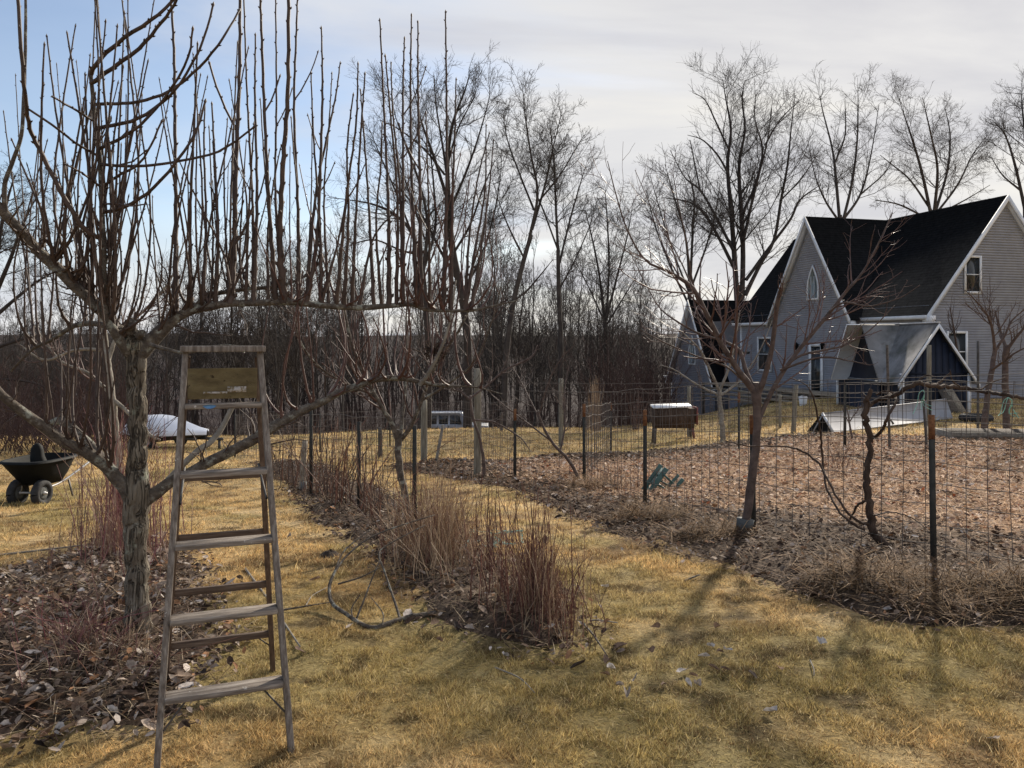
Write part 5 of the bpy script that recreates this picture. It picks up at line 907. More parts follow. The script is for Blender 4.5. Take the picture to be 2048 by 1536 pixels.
# ------------------------------------------------------------------ fences
def tpost(par, p, h, rusty=True, lean=(0, 0)):
    p = np.array(p, float); b = p - np.array((0, 0, .15)); t = p + np.array((lean[0], lean[1], h)); m = b + (t - b) * .86
    e = Geo(); e.beam(b, m if rusty else t, (1, 0, 0), .045, .012); e.beam(b + np.array((0, .018, 0)), (m if rusty else t) + np.array((0, .018, 0)), (0, 1, 0), .028, .012)
    o = e.build('post', MT['tpost'], par)
    if rusty: e = Geo(); e.beam(m, t, (1, 0, 0), .046, .013); e.beam(m + np.array((0, .018, 0)), t + np.array((0, .018, 0)), (0, 1, 0), .03, .013); setp(e.build('rusty_post_tip', MT['rust'], o), 'rust-brown bare post tip')
def wire_panel(par, a, b, h, seed, sv=0.16, sh=0.155, rad=0.0030, dz=0.03, name='wire_mesh'):
    r = np.random.default_rng(seed); a = np.array(a, float); b = np.array(b, float); L = np.linalg.norm((b - a)[:2]); n = max(2, int(L / sv)); m = max(2, int(h / sh)); e = Geo(); K = 9
    t = np.linspace(0, 1, K)
    for j in range(m + 1):
        z = dz + j * h / m; P = np.array([a[:2] + (b - a)[:2] * u for u in t]); zz = hz_(P[:, 0], P[:, 1]); zl = a[2] + (b[2] - a[2]) * t; sag = -.03 * np.sin(t * math.pi) * (r.random() * 1.4 - .4)
        e.tubes(np.column_stack([P, np.maximum(zz, zl - .02) + z + sag + r.normal(size=K) * .004]), np.full(K, rad * (1.25 if j in (0, m) else 1)), 4)
    u = (np.arange(n) + .5) / n + r.normal(size=n) * .004; P = a[:2] + (b - a)[:2] * u[:, None]; z0 = hz_(P[:, 0], P[:, 1]); bow = r.normal(size=(n, 2)) * .012
    Q = np.stack([np.column_stack([P + bow * s_, z0 + dz + h * f]) for f, s_ in ((0, 0), (.5, 1), (1, 0))], 1); e.tubes(Q, np.full((n, 3), rad), 4)
    return e.build(name, MT['wire'], par)
fA = [G(1868, 1138), G(1508, 1072), G(1290, 1020), G(1168, 972), G(1030, 964)]
d_ = (fA[0] - fA[1]); d_ /= np.linalg.norm(d_[:2]); fA0 = fA[0] + np.array((d_[0] * 2.1, d_[1] * 2.1, 0)); fA0[2] = hz1(*fA0[:2])
gf = thing('wire_fence', fA[1], 'tall welded wire fence on dark metal posts between the garden and the open lawn', 'fence')
tops = [830, 830, 820, 808, 818]
for p, t in zip(fA, tops): tpost(gf, p, (EYE + (HY - t) * p[1] / F) - p[2], True, ((-0.02 if t == 830 else 0.0), 0))
tpost(gf, fA0, 1.3)
for i, (a, b) in enumerate(zip([fA0] + fA[:-1], fA)): wire_panel(gf, a, b, 1.42, 20 + i)
fB = [G(1030, 964), G(962, 935), G(868, 905), G(780, 892)]
f2 = thing('wire_fence', fB[1], 'wire fence running away from the garden corner past the wooden posts', 'fence')
for i, (a, b) in enumerate(zip(fB[:-1], fB[1:])): wire_panel(f2, a, b, 1.25, 40 + i)
tpost(f2, fB[3], 1.15, False)
fC = [G(1222, 908), G(1478, 910), G(1690, 902), G(1860, 892), G(2110, 890)]
f3 = thing('wire_fence', fC[1], 'wire fence on the house side of the garden before the white cover', 'fence')
for i, p in enumerate(fC): tpost(f3, p, 1.2, i < 2)
for i, (a, b) in enumerate(zip(fC[:-1], fC[1:])): wire_panel(f3, a, b, 1.15, 50 + i, rad=.0034)
wire_panel(f3, fA[3], fC[0], 1.2, 59)
fD = [G(530, 945), G(622, 992), G(718, 1024)]; q = fD[2] + (fD[2] - fD[1]) * 0.85; q[2] = hz1(q[0], q[1]); fD.append(q)
f4 = thing('wire_fence', fD[1], 'dark wire fence behind the ladder along the vine row', 'fence')
for i, p in enumerate(fD): tpost(f4, p, (1.15, 1.5, 1.12, 1.1)[i], False, (0.0, 0))
for i, (a, b) in enumerate(zip(fD[:-1], fD[1:])): wire_panel(f4, a, b, 1.15, 60 + i)
fE = [fD[0], G(470, 915), G(640, 905), G(780, 892)]
f5 = thing('wire_fence', fE[1], 'thin wire fence crossing the lawn behind the vine row', 'fence')
for i, p in enumerate(fE[1:3]): tpost(f5, p, 1.1, False)
for i, (a, b) in enumerate(zip(fE[:-1], fE[1:])): wire_panel(f5, a, b, 1.05, 70 + i, rad=.0034)
# trellis wires above the garden fence
a0, b0 = fA0 + np.array((.1, .12, 0)), fA[4] + np.array((.1, .12, 0)); tw = thing('trellis', a0, 'thin trellis wires strung level above the garden fence', 'trellis')
for k, z in enumerate((1.50, 1.62)):
    t = np.linspace(0, 1, 20); P = a0 + (b0 - a0) * t[:, None]; P[:, 2] = np.interp(t, [0, 1], [a0[2] + z, b0[2] + z - .05]) - .05 * np.sin(t * math.pi); e = Geo(); e.tubes(P, np.full(20, .0024), 4); e.build('wire', MT['wire'], tw)
def wpost(px, ytop, ybot, w, label, lean=0, mat='post', d=None):
    b = G(px, ybot); d = b[1]; t = W(px + lean, ytop, d); r = w / 2 * d / F; e = Geo(); k = np.linspace(0, 1, 8)[:, None]
    P = (b - np.array((0, 0, .15))) + (t - b + np.array((0, 0, .15))) * k; e.tubes(P, r * (1.06 - .1 * k[:, 0]), 10, cap=True); return setp(e.build('wooden_post', MT[mat], None, True, b), label, 'post')
wpost(955, 737, 958, 15, 'tallest round wooden post at the corner of the wire fences'); wpost(848, 800, 928, 13, 'round wooden post with a pale stake leaning beside it')
wpost(1122, 757, 892, 10, 'tall slim pale wooden post inside the garden'); wpost(868, 850, 932, 6, 'thin pale stake leaning by the round wooden post', 18, 'pale_bark'); wpost(760, 855, 915, 8, 'short dark brown post on the lawn by the wood', 0, 'dark_wood')
wpost(1378, 772, 872, 8, 'slim grey post beside the lidded trough'); wpost(1560, 790, 855, 6, 'thin grey stake on the lawn before the deck'); wpost(1586, 770, 866, 9, 'leaning grey pole on the lawn near the white bucket', 6)
wpost(1003, 825, 862, 6, 'short dark stake on the lawn beyond the tallest post', 0, 'dark_wood'); wpost(1858, 690, 865, 9, 'grey pole leaning in front of the blue shed gable', 0); wpost(1956, 682, 862, 5, 'thin dark rod beside the shed eave', 0, 'dark_steel'); wpost(1780, 690, 905, 5, 'thin brown rod in front of the shed roof', -6, 'dark_wood')
wpost(1855, 800, 900, 5, 'thin dark garden stake by the white cover', -8, 'dark_steel'); wpost(602, 880, 985, 11, 'brown sapling stake in the vine row', 8, 'wood')
p = G(609, 985); e = Geo(); e.tubes(np.array([p + np.array((0, -.05, z)) for z in (-.03, .08, .17)]), np.array([.045, .043, .045]), 12, cap=True); setp(e.build('tree_guard', MT['guard'], None, True, p), 'dark grey plastic guard at the foot of the sapling stake', 'tree guard')

# ------------------------------------------------------------------ wheelbarrow
wd = 11.0; wc = np.array(((78 - CX) * wd / F, wd, 0)); wc[2] = hz1(wc[0], wc[1]); fv = np.array((-.10, -.995, 0)); av = np.array((.995, -.10, 0)); UP = np.array((0, 0, 1.0))
wb = thing('wheelbarrow', wc, 'two-wheeled wheelbarrow with a deep black tub and pale metal frame', 'wheelbarrow')
def BW(f, a, z): return wc + (fv * f + av * a + UP * z) * 0.83
def ring(zz, f0, f1, a_, n=28, pw=3.2):
    out = []
    for k in range(n):
        t = k / n * 2 * math.pi; c, s = math.cos(t), math.sin(t); out.append(BW((f0 + f1) / 2 + (f1 - f0) / 2 * math.copysign(abs(c) ** (2 / pw), c), a_ * math.copysign(abs(s) ** (2 / pw), s), zz))
    return out
rings = [ring(.72, -.60, .58, .42), ring(.735, -.57, .55, .395), ring(.71, -.56, .54, .385), ring(.50, -.46, .36, .31), ring(.33, -.34, .20, .24), ring(.31, -.20, .10, .14)]
rings = [ring(.695, -.615, .595, .43)] + rings; n = 28; e = Geo(); v = sum(rings, []); qd = [(k * n + j, k * n + (j + 1) % n, (k + 1) * n + (j + 1) % n, (k + 1) * n + j) for k in range(len(rings) - 1) for j in range(n)]; c0 = len(v); v.append(BW(-.05, 0, .31)); tr = [((len(rings) - 1) * n + j, (len(rings) - 1) * n + (j + 1) % n, c0) for j in range(n)]
o1 = [ring(.69, -.575, .555, .40), ring(.49, -.475, .375, .325), ring(.31, -.35, .21, .25), ring(.29, -.2, .1, .15)]; vo = sum(o1, []); qo = [(k * n + j, k * n + (j + 1) % n, (k + 1) * n + (j + 1) % n, (k + 1) * n + j) for k in range(3) for j in range(n)]; vo.append(BW(-.05, 0, .29)); to = [(3 * n + j, 3 * n + (j + 1) % n, 4 * n) for j in range(n)]
e.add(v, qd, tr); e.add(vo, qo, to); e.build('tub', MT['black_plastic'], wb, True)
for s in (-1, 1):
    c = BW(.22, s * .21, .185); e = Geo(); th = np.linspace(0, 2 * math.pi, 25); P = np.array([c + fv * .135 * math.cos(t) + UP * .135 * math.sin(t) for t in th]); e.tubes(P, np.full(25, .055), 10); wh = e.build('wheel', MT['rubber'], wb, True)
    e = Geo(); e.tubes(np.array([c - av * .035, c - av * .03, c + av * .03, c + av * .035]), np.array([.06, .095, .095, .06]), 18, cap=True); e.build('rim', MT['guard'], wh, True)
    e = Geo(); e.tubes(np.array([c - av * .05, c + av * .05]), np.array([.022, .022]), 10, cap=True); e.build('hub', MT['steel'], wh, True)
    e = Geo(); e.beam(BW(.20, s * .17, .19), BW(.13, s * .19, .42), fv, .03, .012); e.build('strut', MT['steel'], wb)
    e = Geo(); e.beam(BW(-.42, s * .23, .30), BW(-.50, s * .25, .01), fv, .03, .012); e.build('leg', MT['dark_steel'], wb)
    e = Geo(); e.tubes(cr(np.array([BW(.2, s * .2, .24), BW(-.2, s * .22, .28), BW(-.6, s * .27, .42), BW(-.95, s * .29, .55)]), 14), np.full(14, .016), 8, cap=True); hd = e.build('handle', MT['steel'], wb, True)
    e = Geo(); e.tubes(np.array([BW(-.93, s * .29, .542), BW(-1.08, s * .298, .60)]), np.array([.021, .021]), 8, cap=True); e.build('grip', MT['rubber'], hd, True)
e = Geo(); e.tubes(np.array([BW(.22, -.30, .185), BW(.22, .30, .185)]), np.array([.016, .016]), 8, cap=True); e.build('axle', MT['steel'], wb)
e = Geo(); c = BW(-.1, -.05, .0); zz = np.array([.33, .45, .60, .70, .76, .79]); e.tubes(np.array([c + UP * z + av * .05 * math.sin(z * 7) for z in zz]), np.array([.10, .11, .09, .08, .06, .02]), 12, cap=True)
setp(e.build('rubbish_sack', MT['black_plastic'], None, True, BW(0, .02, .33)), 'black tied sack poking out of the wheelbarrow tub', 'sack')

# ------------------------------------------------------------------ covered boat
bd = GD(360, 896); bc = np.array(((352 - CX) * bd / F, bd, 0)); bc[2] = hz1(bc[0], bc[1]); bf = np.array((.93, -.37, 0)); ba = np.array((.37, .93, 0))
bt = thing('covered_boat', bc, 'boat on a trailer under a tight white tarpaulin past the pear tree', 'boat')
def BT(f, a, z): return bc + (bf * f * 0.66 + ba * a * 0.8 + UP * z * 0.9)
secs = [(-2.6, .80, .42, .62, 1.02), (-1.8, .95, .40, .62, 1.16), (-.9, .98, .40, .62, 1.20), (-.2, .95, .40, .63, 1.17), (.35, .9, .42, .64, 1.00), (.9, .78, .46, .66, .84), (1.5, .5, .52, .68, .75), (2.0, .05, .6, .66, .68)]
v = []; vh = []
for f, w, zk, zg, zt in secs:
    v += [BT(f, -w, zg - .12), BT(f, -w * 1.02, zg), BT(f, -w * .5, zg + (zt - zg) * .72), BT(f, 0, zt), BT(f, w * .5, zg + (zt - zg) * .72), BT(f, w * 1.02, zg), BT(f, w, zg - .12)]; vh += [BT(f, -w * .98, zg - .1), BT(f, -w * .7, zk), BT(f, 0, zk - .1), BT(f, w * .7, zk), BT(f, w * .98, zg - .1)]
m = len(secs); e = Geo(); e.add(v, [(i * 7 + j, i * 7 + j + 1, (i + 1) * 7 + j + 1, (i + 1) * 7 + j) for i in range(m - 1) for j in range(6)], [(0, j, j + 1) for j in range(1, 6)]); e.build('tarpaulin', MT['tarp'], bt, True)
e = Geo(); e.add(vh, [(i * 5 + j, i * 5 + j + 1, (i + 1) * 5 + j + 1, (i + 1) * 5 + j) for i in range(m - 1) for j in range(4)], [(0, j, j + 1) for j in range(1, 4)]); e.build('hull', MT['dark_steel'], bt, True)
tl = thing('boat_trailer', bc, 'low dark boat trailer carrying the white covered boat', 'trailer')
for s in (-1, 1):
    e = Geo(); e.beam(BT(-2.0, s * .6, .36), BT(1.6, s * .25, .40), UP, .1, .06); e.build('frame_rail', MT['dark_steel'], tl)
    c = BT(-.7, s * .85, .27); e = Geo(); P = np.array([c + bf * .2 * math.cos(t) + UP * .2 * math.sin(t) for t in np.linspace(0, 6.283, 19)]); e.tubes(P, np.full(19, .085), 8); w_ = e.build('wheel', MT['rubber'], tl, True); e = Geo(); e.tubes(np.array([c - ba * .05, c + ba * .05]), np.array([.12, .12]), 14, cap=True); e.build('rim', MT['steel'], w_)
e = Geo(); e.beam(BT(1.4, 0, .41), BT(2.9, 0, .42), UP, .09, .08); e.build('drawbar', MT['dark_steel'], tl)
e = Geo(); e.beam(BT(-.7, -.8, .27), BT(-.7, .8, .27), UP, .06, .06); e.build('axle', MT['dark_steel'], tl); e = Geo(); e.beam(BT(2.7, 0, .40), BT(2.7, 0, -.08), bf, .06, .06); e.build('jockey_leg', MT['dark_steel'], tl)

# ------------------------------------------------------------------ parked car beyond the crest
jd = 50.0; jx = W(846, 0, jd)[0]; roofz = EYE + (HY - 824) * jd / F; jb = roofz - 1.80
car = thing('parked_car', (jx + 2, jd, jb), 'pale silver-blue boxy four-door off-roader beyond the lawn crest', 'car'); hw = .88
def CB(x, y, z): return np.array((jx + x, jd + y, jb + z))
prof = [(0, .55), (.05, 1.05), (2.95, 1.08), (4.05, 1.02), (4.1, .6), (3.75, .45), (3.7, .72), (3.45, .92), (3.1, .92), (2.85, .72), (2.8, .42), (1.3, .42), (1.25, .72), (1.0, .92), (.65, .92), (.4, .72), (.35, .5)]
e = Geo(); P0 = [CB(x, -hw, z) for x, z in prof]; P1 = [CB(x, hw, z) for x, z in prof]; n = len(prof); e.add(P0 + P1, [(i, (i + 1) % n, n + (i + 1) % n, n + i) for i in range(n)])
# the sides as strips so the wheel arches stay open
for s in (-hw, hw):
    top = [(0.05, 1.05), (.4, 1.053), (.65, 1.055), (1.0, 1.06), (1.25, 1.062), (1.3, 1.064), (2.8, 1.078), (2.85, 1.08), (3.1, 1.07), (3.45, 1.05), (3.7, 1.04), (3.75, 1.035), (4.1, 1.01)]; bot = [(0, .55), (.4, .72), (.65, .92), (1.0, .92), (1.25, .72), (1.3, .42), (2.8, .42), (2.85, .72), (3.1, .92), (3.45, .92), (3.7, .72), (3.75, .45), (4.1, .6)]
    vv = [CB(x, s, z) for x, z in top] + [CB(x, s, z) for x, z in bot]; e.add(vv, [(i, i + 1, 13 + i + 1, 13 + i) for i in range(12)])
e.build('body', MT['car'], car)
cab = [(.06, 1.05), (.12, 1.72), (.25, 1.80), (2.35, 1.80), (2.45, 1.76), (2.88, 1.07)]; e = Geo()
e.prism([CB(x, -hw * .9, z) for x, z in cab], np.array((0, 2 * hw * .9, 0))); cb_ = e.build('cab', MT['car'], car)
for (x0, x1) in ((.22, .92), (1.06, 1.62), (1.74, 2.36)):
    e = Geo(); e.hexa([CB(x0, -hw * .9 - .012, 1.12), CB(x1 + (.12 if x1 > 2 else 0), -hw * .9 - .012, 1.12), CB(x1 - (.05 if x1 > 2 else 0), -hw * .9 - .012, 1.66), CB(x0, -hw * .9 - .012, 1.66)], [CB(x0, -hw * .9 + .01, 1.12), CB(x1, -hw * .9 + .01, 1.12), CB(x1, -hw * .9 + .01, 1.66), CB(x0, -hw * .9 + .01, 1.66)]); e.build('window', MT['glass'], cb_)
e = Geo(); e.add([CB(2.49, -hw * .8, 1.72), CB(2.49, hw * .8, 1.72), CB(2.89, hw * .82, 1.10), CB(2.89, -hw * .82, 1.10)], [(0, 1, 2, 3)]); e.build('windscreen', MT['pale_glass'], cb_)
for s in (-1, 1): e = Geo(); e.beam(CB(2.44, s * hw * .9, 1.78), CB(2.90, s * hw * .9, 1.07), (0, 1, 0), .06, .09); e.build('windscreen_pillar', MT['car'], cb_)
for x in (.82, 3.28):
    for s in (-1, 1):
        c = CB(x, s * (hw - .08), .38); e = Geo(); P = np.array([c + np.array((math.cos(t), 0, math.sin(t))) * .27 for t in np.linspace(0, 6.283, 19)]); e.tubes(P, np.full(19, .11), 8); w_ = e.build('wheel', MT['rubber'], car, True); e = Geo(); e.tubes(np.array([c - np.array((0, .07, 0)), c + np.array((0, .07, 0))]), np.array([.18, .18]), 14, cap=True); e.build('rim', MT['steel'], w_)
e = Geo(); e.box(1.66, 1.69, -hw - .004, -hw + .01, .5, 1.04, CB); e.build('door_gap', MT['rubber'], car); e = Geo(); e.box(.98, 1.0, -hw - .004, -hw + .01, .95, 1.04, CB); e.build('door_gap', MT['rubber'], car)
e = Geo(); e.box(2.25, 2.42, -hw * .9 - .2, -hw * .9 - .02, 1.14, 1.32, CB); e.build('wing_mirror', MT['black_plastic'], car)

# ------------------------------------------------------------------ house
u_ = np.array((-.257, .966, 0)); vF = np.array((-.966, -.257, 0)); A0 = np.array((19.64, 32.0, 0))
EZ, RZ, HWD, LEN = 3.20, 7.62, 3.55, 14.0; BASEZ = -2.6; RISE = RZ - EZ
house = thing('house', A0 + np.array((0, 0, hz1(*A0[:2]))), 'grey clapboard house with steep dark shingle roofs and white trim', 'house')
def Hh(s, w, z): return A0 + u_ * s + vF * w + np.array((0, 0, z))
def clap(name, org, ax, nrm, z0, z1, rngf, par, row=0.105):
    e = Geo(); org = np.asarray(org); z = z0
    while z < z1:
        zt = min(z + row, z1); a0, a1 = rngf(z); b0_, b1_ = rngf(zt)
        if a1 - a0 > .03:
            pts = [org + ax * a0 + nrm * .022 + UP * z, org + ax * a1 + nrm * .022 + UP * z, org + ax * b1_ + nrm * .004 + UP * zt, org + ax * b0_ + nrm * .004 + UP * zt, org + ax * a0 + nrm * .0 + UP * z, org + ax * a1 + nrm * .0 + UP * z]
            e.add(pts, [(0, 1, 2, 3), (4, 5, 1, 0)])
        z = zt
    return setp(e.build(name, MT['siding'], par), kind='stuff')
# solid walls behind the boards
e = Geo(); pr = [(-HWD, BASEZ), (HWD, BASEZ), (HWD, EZ), (0, RZ - .12), (-HWD, EZ)]; e.prism([Hh(0, w, z) for w, z in pr], u_ * (LEN - .3)); wall = e.build('wall', MT['siding'], house)
gab = lambda hw_, ez, rz: (lambda z: (-hw_, hw_) if z < ez else (-hw_ * (rz - z) / (rz - ez), hw_ * (rz - z) / (rz - ez)))
clap('siding', Hh(0, 0, 0), vF, -u_, -1.2, RZ - .15, gab(HWD, EZ, RZ - .12), wall)
clap('siding', Hh(0, HWD, 0), u_, vF, -1.4, EZ, lambda z: (0, LEN - .3), wall)
CS, CH, CW = 6.6, 2.85, 4.12       # cross gable: centre along the ridge, half width, wall distance
e = Geo(); pr = [(-CH, BASEZ), (CH, BASEZ), (CH, EZ), (0, RZ - .12), (-CH, EZ)]; e.prism([Hh(CS + a, CW, z) for a, z in pr], -vF * (CW - .2)); cw_ = e.build('cross_gable_wall', MT['siding'], house)
clap('siding', Hh(CS, CW, 0), u_, vF, -1.4, RZ - .15, gab(CH, EZ, RZ - .12), cw_)
def slab(par, name, pts, th=.07, mat='shingle'):
    p = [np.array(q, float) for q in pts]; nr = np.cross(p[1] - p[0], p[-1] - p[0]); nr /= np.linalg.norm(nr); nr = nr if nr[2] > 0 else -nr
    e = Geo(); n = len(p); e.add([q - nr * th * .0 for q in p] + [q - nr * th for q in p], [(i, (i + 1) % n, n + (i + 1) % n, n + i) for i in range(n)], [(0, i, i + 1) for i in range(1, n - 1)] + [(n, n + i + 1, n + i) for i in range(1, n - 1)]); return e.build(name, MT[mat], par)
OV = .22; ez2 = RZ - RISE * (HWD + .3) / HWD
rf = slab(house, 'roof', [Hh(-OV, 0, RZ), Hh(LEN, 0, RZ), Hh(LEN, HWD + .3, ez2), Hh(-OV, HWD + .3, ez2)])
slab(house, 'rear_roof', [Hh(LEN, 0, RZ), Hh(-OV, 0, RZ), Hh(-OV, -HWD - .3, ez2), Hh(LEN, -HWD - .3, ez2)])
ez3 = RZ - RISE * (CH + .3) / CH; CP = CW + .32; rz2 = RZ + .004
for s in (-1, 1): slab(house, 'cross_gable_roof', [Hh(CS, CP, rz2), Hh(CS, 0, rz2), Hh(CS + s * (CH + .3), 0, ez3), Hh(CS + s * (CH + .3), CP, ez3)])
# rear shed roof showing beyond the right gable
slab(house, 'rear_dormer_roof', [Hh(.9, -.1, RZ + .03), Hh(7, -.1, RZ + .03), Hh(7, -5.4, RZ - 2.2), Hh(.9, -5.4, RZ - 2.2)]); e = Geo(); e.prism([Hh(.86, -.1, RZ - .02), Hh(.86, -5.4, RZ - 2.25), Hh(.86, -5.4, RZ - 2.45), Hh(.86, -.1, RZ - .2)], -u_ * .04); e.build('dormer_fascia', MT['trim'], house)
e = Geo(); e.prism([Hh(1.2, -3.0, 2), Hh(1.2, -5.2, 2), Hh(1.2, -5.2, RZ - 2.3), Hh(1.2, -3.0, RZ - 1.4)], u_ * 5.6); e.build('dormer_wall', MT['siding'], house)
def rake(a, b, out, w=.24, th=.06, par=None, soff=.36, soffdir=None):
    e = Geo(); a = np.asarray(a); b = np.asarray(b); dn = np.array((0, 0, -w)); e.hexa([a, b, b + dn, a + dn], [a + out * th, b + out * th, b + out * th + dn, a + out * th + dn]); o = e.build('rake_board', MT['trim'], par or house)
    if soffdir is not None:
        e = Geo(); k = np.array((0, 0, -.20)); e.hexa([a + k, b + k, b + k + soffdir * soff, a + k + soffdir * soff], [q + np.array((0, 0, .03)) for q in (a + k, b + k, b + k + soffdir * soff, a + k + soffdir * soff)]); e.build('soffit', MT['trim'], par or house)
for s in (-1, 1):
    rake(Hh(-OV, 0, RZ), Hh(-OV, s * (HWD + .3), ez2), -u_, soffdir=u_); rake(Hh(CS, CP, RZ), Hh(CS + s * (CH + .3), CP, ez3), vF, soffdir=-vF, soff=.3)
for (s0, s1) in ((-OV, CS - CH - .32), (CS + CH + .32, LEN)):
    e = Geo(); e.hexa([Hh(s0, HWD + .3, ez2 - .18), Hh(s1, HWD + .3, ez2 - .18), Hh(s1, HWD + .42, ez2 - .16), Hh(s0, HWD + .42, ez2 - .16)], [Hh(s0, HWD + .3, ez2 - .02), Hh(s1, HWD + .3, ez2 - .02), Hh(s1, HWD + .42, ez2 - .02), Hh(s0, HWD + .42, ez2 - .02)]); e.build('gutter', MT['trim'], house)
    e = Geo(); e.hexa([Hh(s0 + .4, HWD + .03, ez2 - .14), Hh(s1, HWD + .03, ez2 - .14), Hh(s1, HWD + .3, ez2 - .14), Hh(s0 + .4, HWD + .3, ez2 - .14)], [Hh(s0 + .4, HWD + .03, ez2 - .12), Hh(s1, HWD + .03, ez2 - .12), Hh(s1, HWD + .3, ez2 - .12), Hh(s0 + .4, HWD + .3, ez2 - .12)]); e.build('soffit', MT['trim'], house)
e = Geo(); e.box(-.36, .0, HWD + .02, HWD + .32, ez2 - .32, ez2 - .04, Hh); e.build('cornice_return', MT['trim'], house)
for (s, w) in ((LEN - .3, HWD), ): e = Geo(); e.box(s - .10, s + .03, w - .1, w + .045, -1.6, EZ - .1, Hh); e.build('corner_board', MT['trim'], house)
def window(org, ax, nr, a0, a1, z0, z1, par, fw_=.09, bars=1, mat='glass', name='window'):
    def Wp(a, n_, z): return org + ax * a + nr * n_ + UP * z
    e = Geo(); e.box(a0, a1, .028, .04, z0, z1, Wp); w = e.build(name, MT[mat], par)
    for (x0, x1, y0, y1) in ((a0 - fw_, a0, z0 - fw_, z1 + fw_), (a1, a1 + fw_, z0 - fw_, z1 + fw_), (a0, a1, z1, z1 + fw_), (a0, a1, z0 - fw_, z0)):
        e = Geo(); e.box(x0, x1, .026, .075, y0, y1, Wp); e.build('frame', MT['trim'], w)
    for k in range(bars): z = z0 + (z1 - z0) * (k + 1) / (bars + 1); e = Geo(); e.box(a0, a1, .041, .055, z - .018, z + .018, Wp); e.build('glazing_bar', MT['trim'] if bars < 2 else MT['dark_steel'], w)
    return w
o0 = Hh(0, 0, 0)
def pxw(px, side=0):   # position along v on the right gable for a photo column
    t = (px - CX) / F; return (A0[0] - t * A0[1]) / (t * vF[1] - vF[0])
def pz(w, py): d = (A0 + vF * w)[1]; return EYE + (HY - py) * d / F
w1, w0 = pxw(1930), pxw(1957); window(o0, vF, -u_, w0, w1, pz(w0, 583), pz(w0, 516), house)
w1, w0 = pxw(1895), pxw(1929); window(o0, vF, -u_, w0, w1, pz(w0, 740), pz(w0, 667), house)
def pxs(px, w): t = (px - CX) / F; b = A0 + vF * w; return (b[0] - t * b[1]) / (t * u_[1] - u_[0])
def pzs(s, w, py): d = (A0 + vF * w + u_ * s)[1]; return EYE + (HY - py) * d / F
s1, s0 = pxs(1519, HWD), pxs(1543, HWD); window(Hh(0, HWD, 0), u_, vF, s0, s1, pzs(s1, HWD, 738), pzs(s1, HWD, 678), house, .12, 1)
s1, s0 = pxs(1624, CW), pxs(1643, CW); dr = window(Hh(0, CW, 0), u_, vF, s0, s1, pzs(s1, CW, 792), pzs(s1, CW, 693), house, .16, 3, 'glass', 'door')
# pointed-arch windows
def arch(org, ax, nr, c, hw_, z0, z1, par):
    def Wp(a, n_, z): return org + ax * a + nr * n_ + UP * z
    def out(k): 
        zs = z0 + (z1 - z0) * .35; pts = [(c - hw_ - k, z0 - k), (c + hw_ + k, z0 - k), (c + hw_ + k, zs)]
        for t in (.3, .6, .85): pts.append((c + (hw_ + k) * (1 - t ** 1.7), zs + (z1 + k * 1.6 - zs) * t))
        pts.append((c, z1 + k * 1.6))
        for t in (.85, .6, .3): pts.append((c - (hw_ + k) * (1 - t ** 1.7), zs + (z1 + k * 1.6 - zs) * t))
        pts.append((c - hw_ - k, zs)); return pts
    e = Geo(); e.prism([Wp(a, .028, z) for a, z in out(0)], nr * .02); w = e.build('arched_window', MT['pale_glass'], par)
    i_, o_ = out(0), out(.08); n = len(i_); e = Geo(); v = [Wp(a, .026, z) for a, z in o_] + [Wp(a, .07, z) for a, z in o_] + [Wp(a, .07, z) for a, z in i_] + [Wp(a, .026, z) for a, z in i_]
    e.add(v, [(b * n + k, b * n + (k + 1) % n, (b + 1) * n + (k + 1) % n, (b + 1) * n + k) for b in range(3) for k in range(n)]); e.build('frame', MT['trim'], w)
    for f in (-.33, .33): e = Geo(); e.box(c + hw_ * f - .012, c + hw_ * f + .012, .05, .06, z0, z0 + (z1 - z0) * .72, Wp); e.build('glazing_bar', MT['trim'], w)
arch(Hh(0, CW, 0), u_, vF, pxs(1627, CW), .36, pzs(CS, CW, 597), pzs(CS, CW, 536), house)
# lower wing at the left with its own steep gable
WS, WPk, WEv, WHW = 18.3, 4.35, -.35, 2.75; WW = 4.1
e = Geo(); pr = [(-WHW, BASEZ - .6), (WHW, BASEZ - .6), (WHW, WEv), (0, WPk - .12), (-WHW, WEv)]; e.prism([Hh(WS + a, WW, z) for a, z in pr], -vF * 7.5); ww = e.build('wing_wall', MT['siding'], house)
clap('siding', Hh(WS, WW, 0), u_, vF, BASEZ, WPk - .15, gab(WHW, WEv, WPk - .12), ww)
ez4 = WPk - (WPk - WEv) * (WHW + .25) / WHW
for s in (-1, 1):
    slab(house, 'wing_roof', [Hh(WS, WW + .3, WPk), Hh(WS, WW - 7.5, WPk), Hh(WS + s * (WHW + .25), WW - 7.5, ez4), Hh(WS + s * (WHW + .25), WW + .3, ez4)]); rake(Hh(WS, WW + .3, WPk), Hh(WS + s * (WHW + .25), WW + .3, ez4), vF, soffdir=-vF, soff=.28)
e = Geo(); e.prism([Hh(LEN - .4, HWD - .3, BASEZ), Hh(WS, HWD - .3, BASEZ), Hh(WS, HWD - .3, 3.0), Hh(LEN - .4, HWD - .3, 3.0)], -vF * 5); e.build('link_wall', MT['siding'], house)
slab(house, 'link_roof', [Hh(LEN - 1.2, -.6, WPk + .05), Hh(WS + .1, -.6, WPk + .05), Hh(WS + .1, HWD + .1, 1.2), Hh(LEN - 1.2, HWD + .1, 1.2)])
arch(Hh(0, WW, 0), u_, vF, WS + .0, .38, pzs(WS, WW, 727), pzs(WS, WW, 674), house)
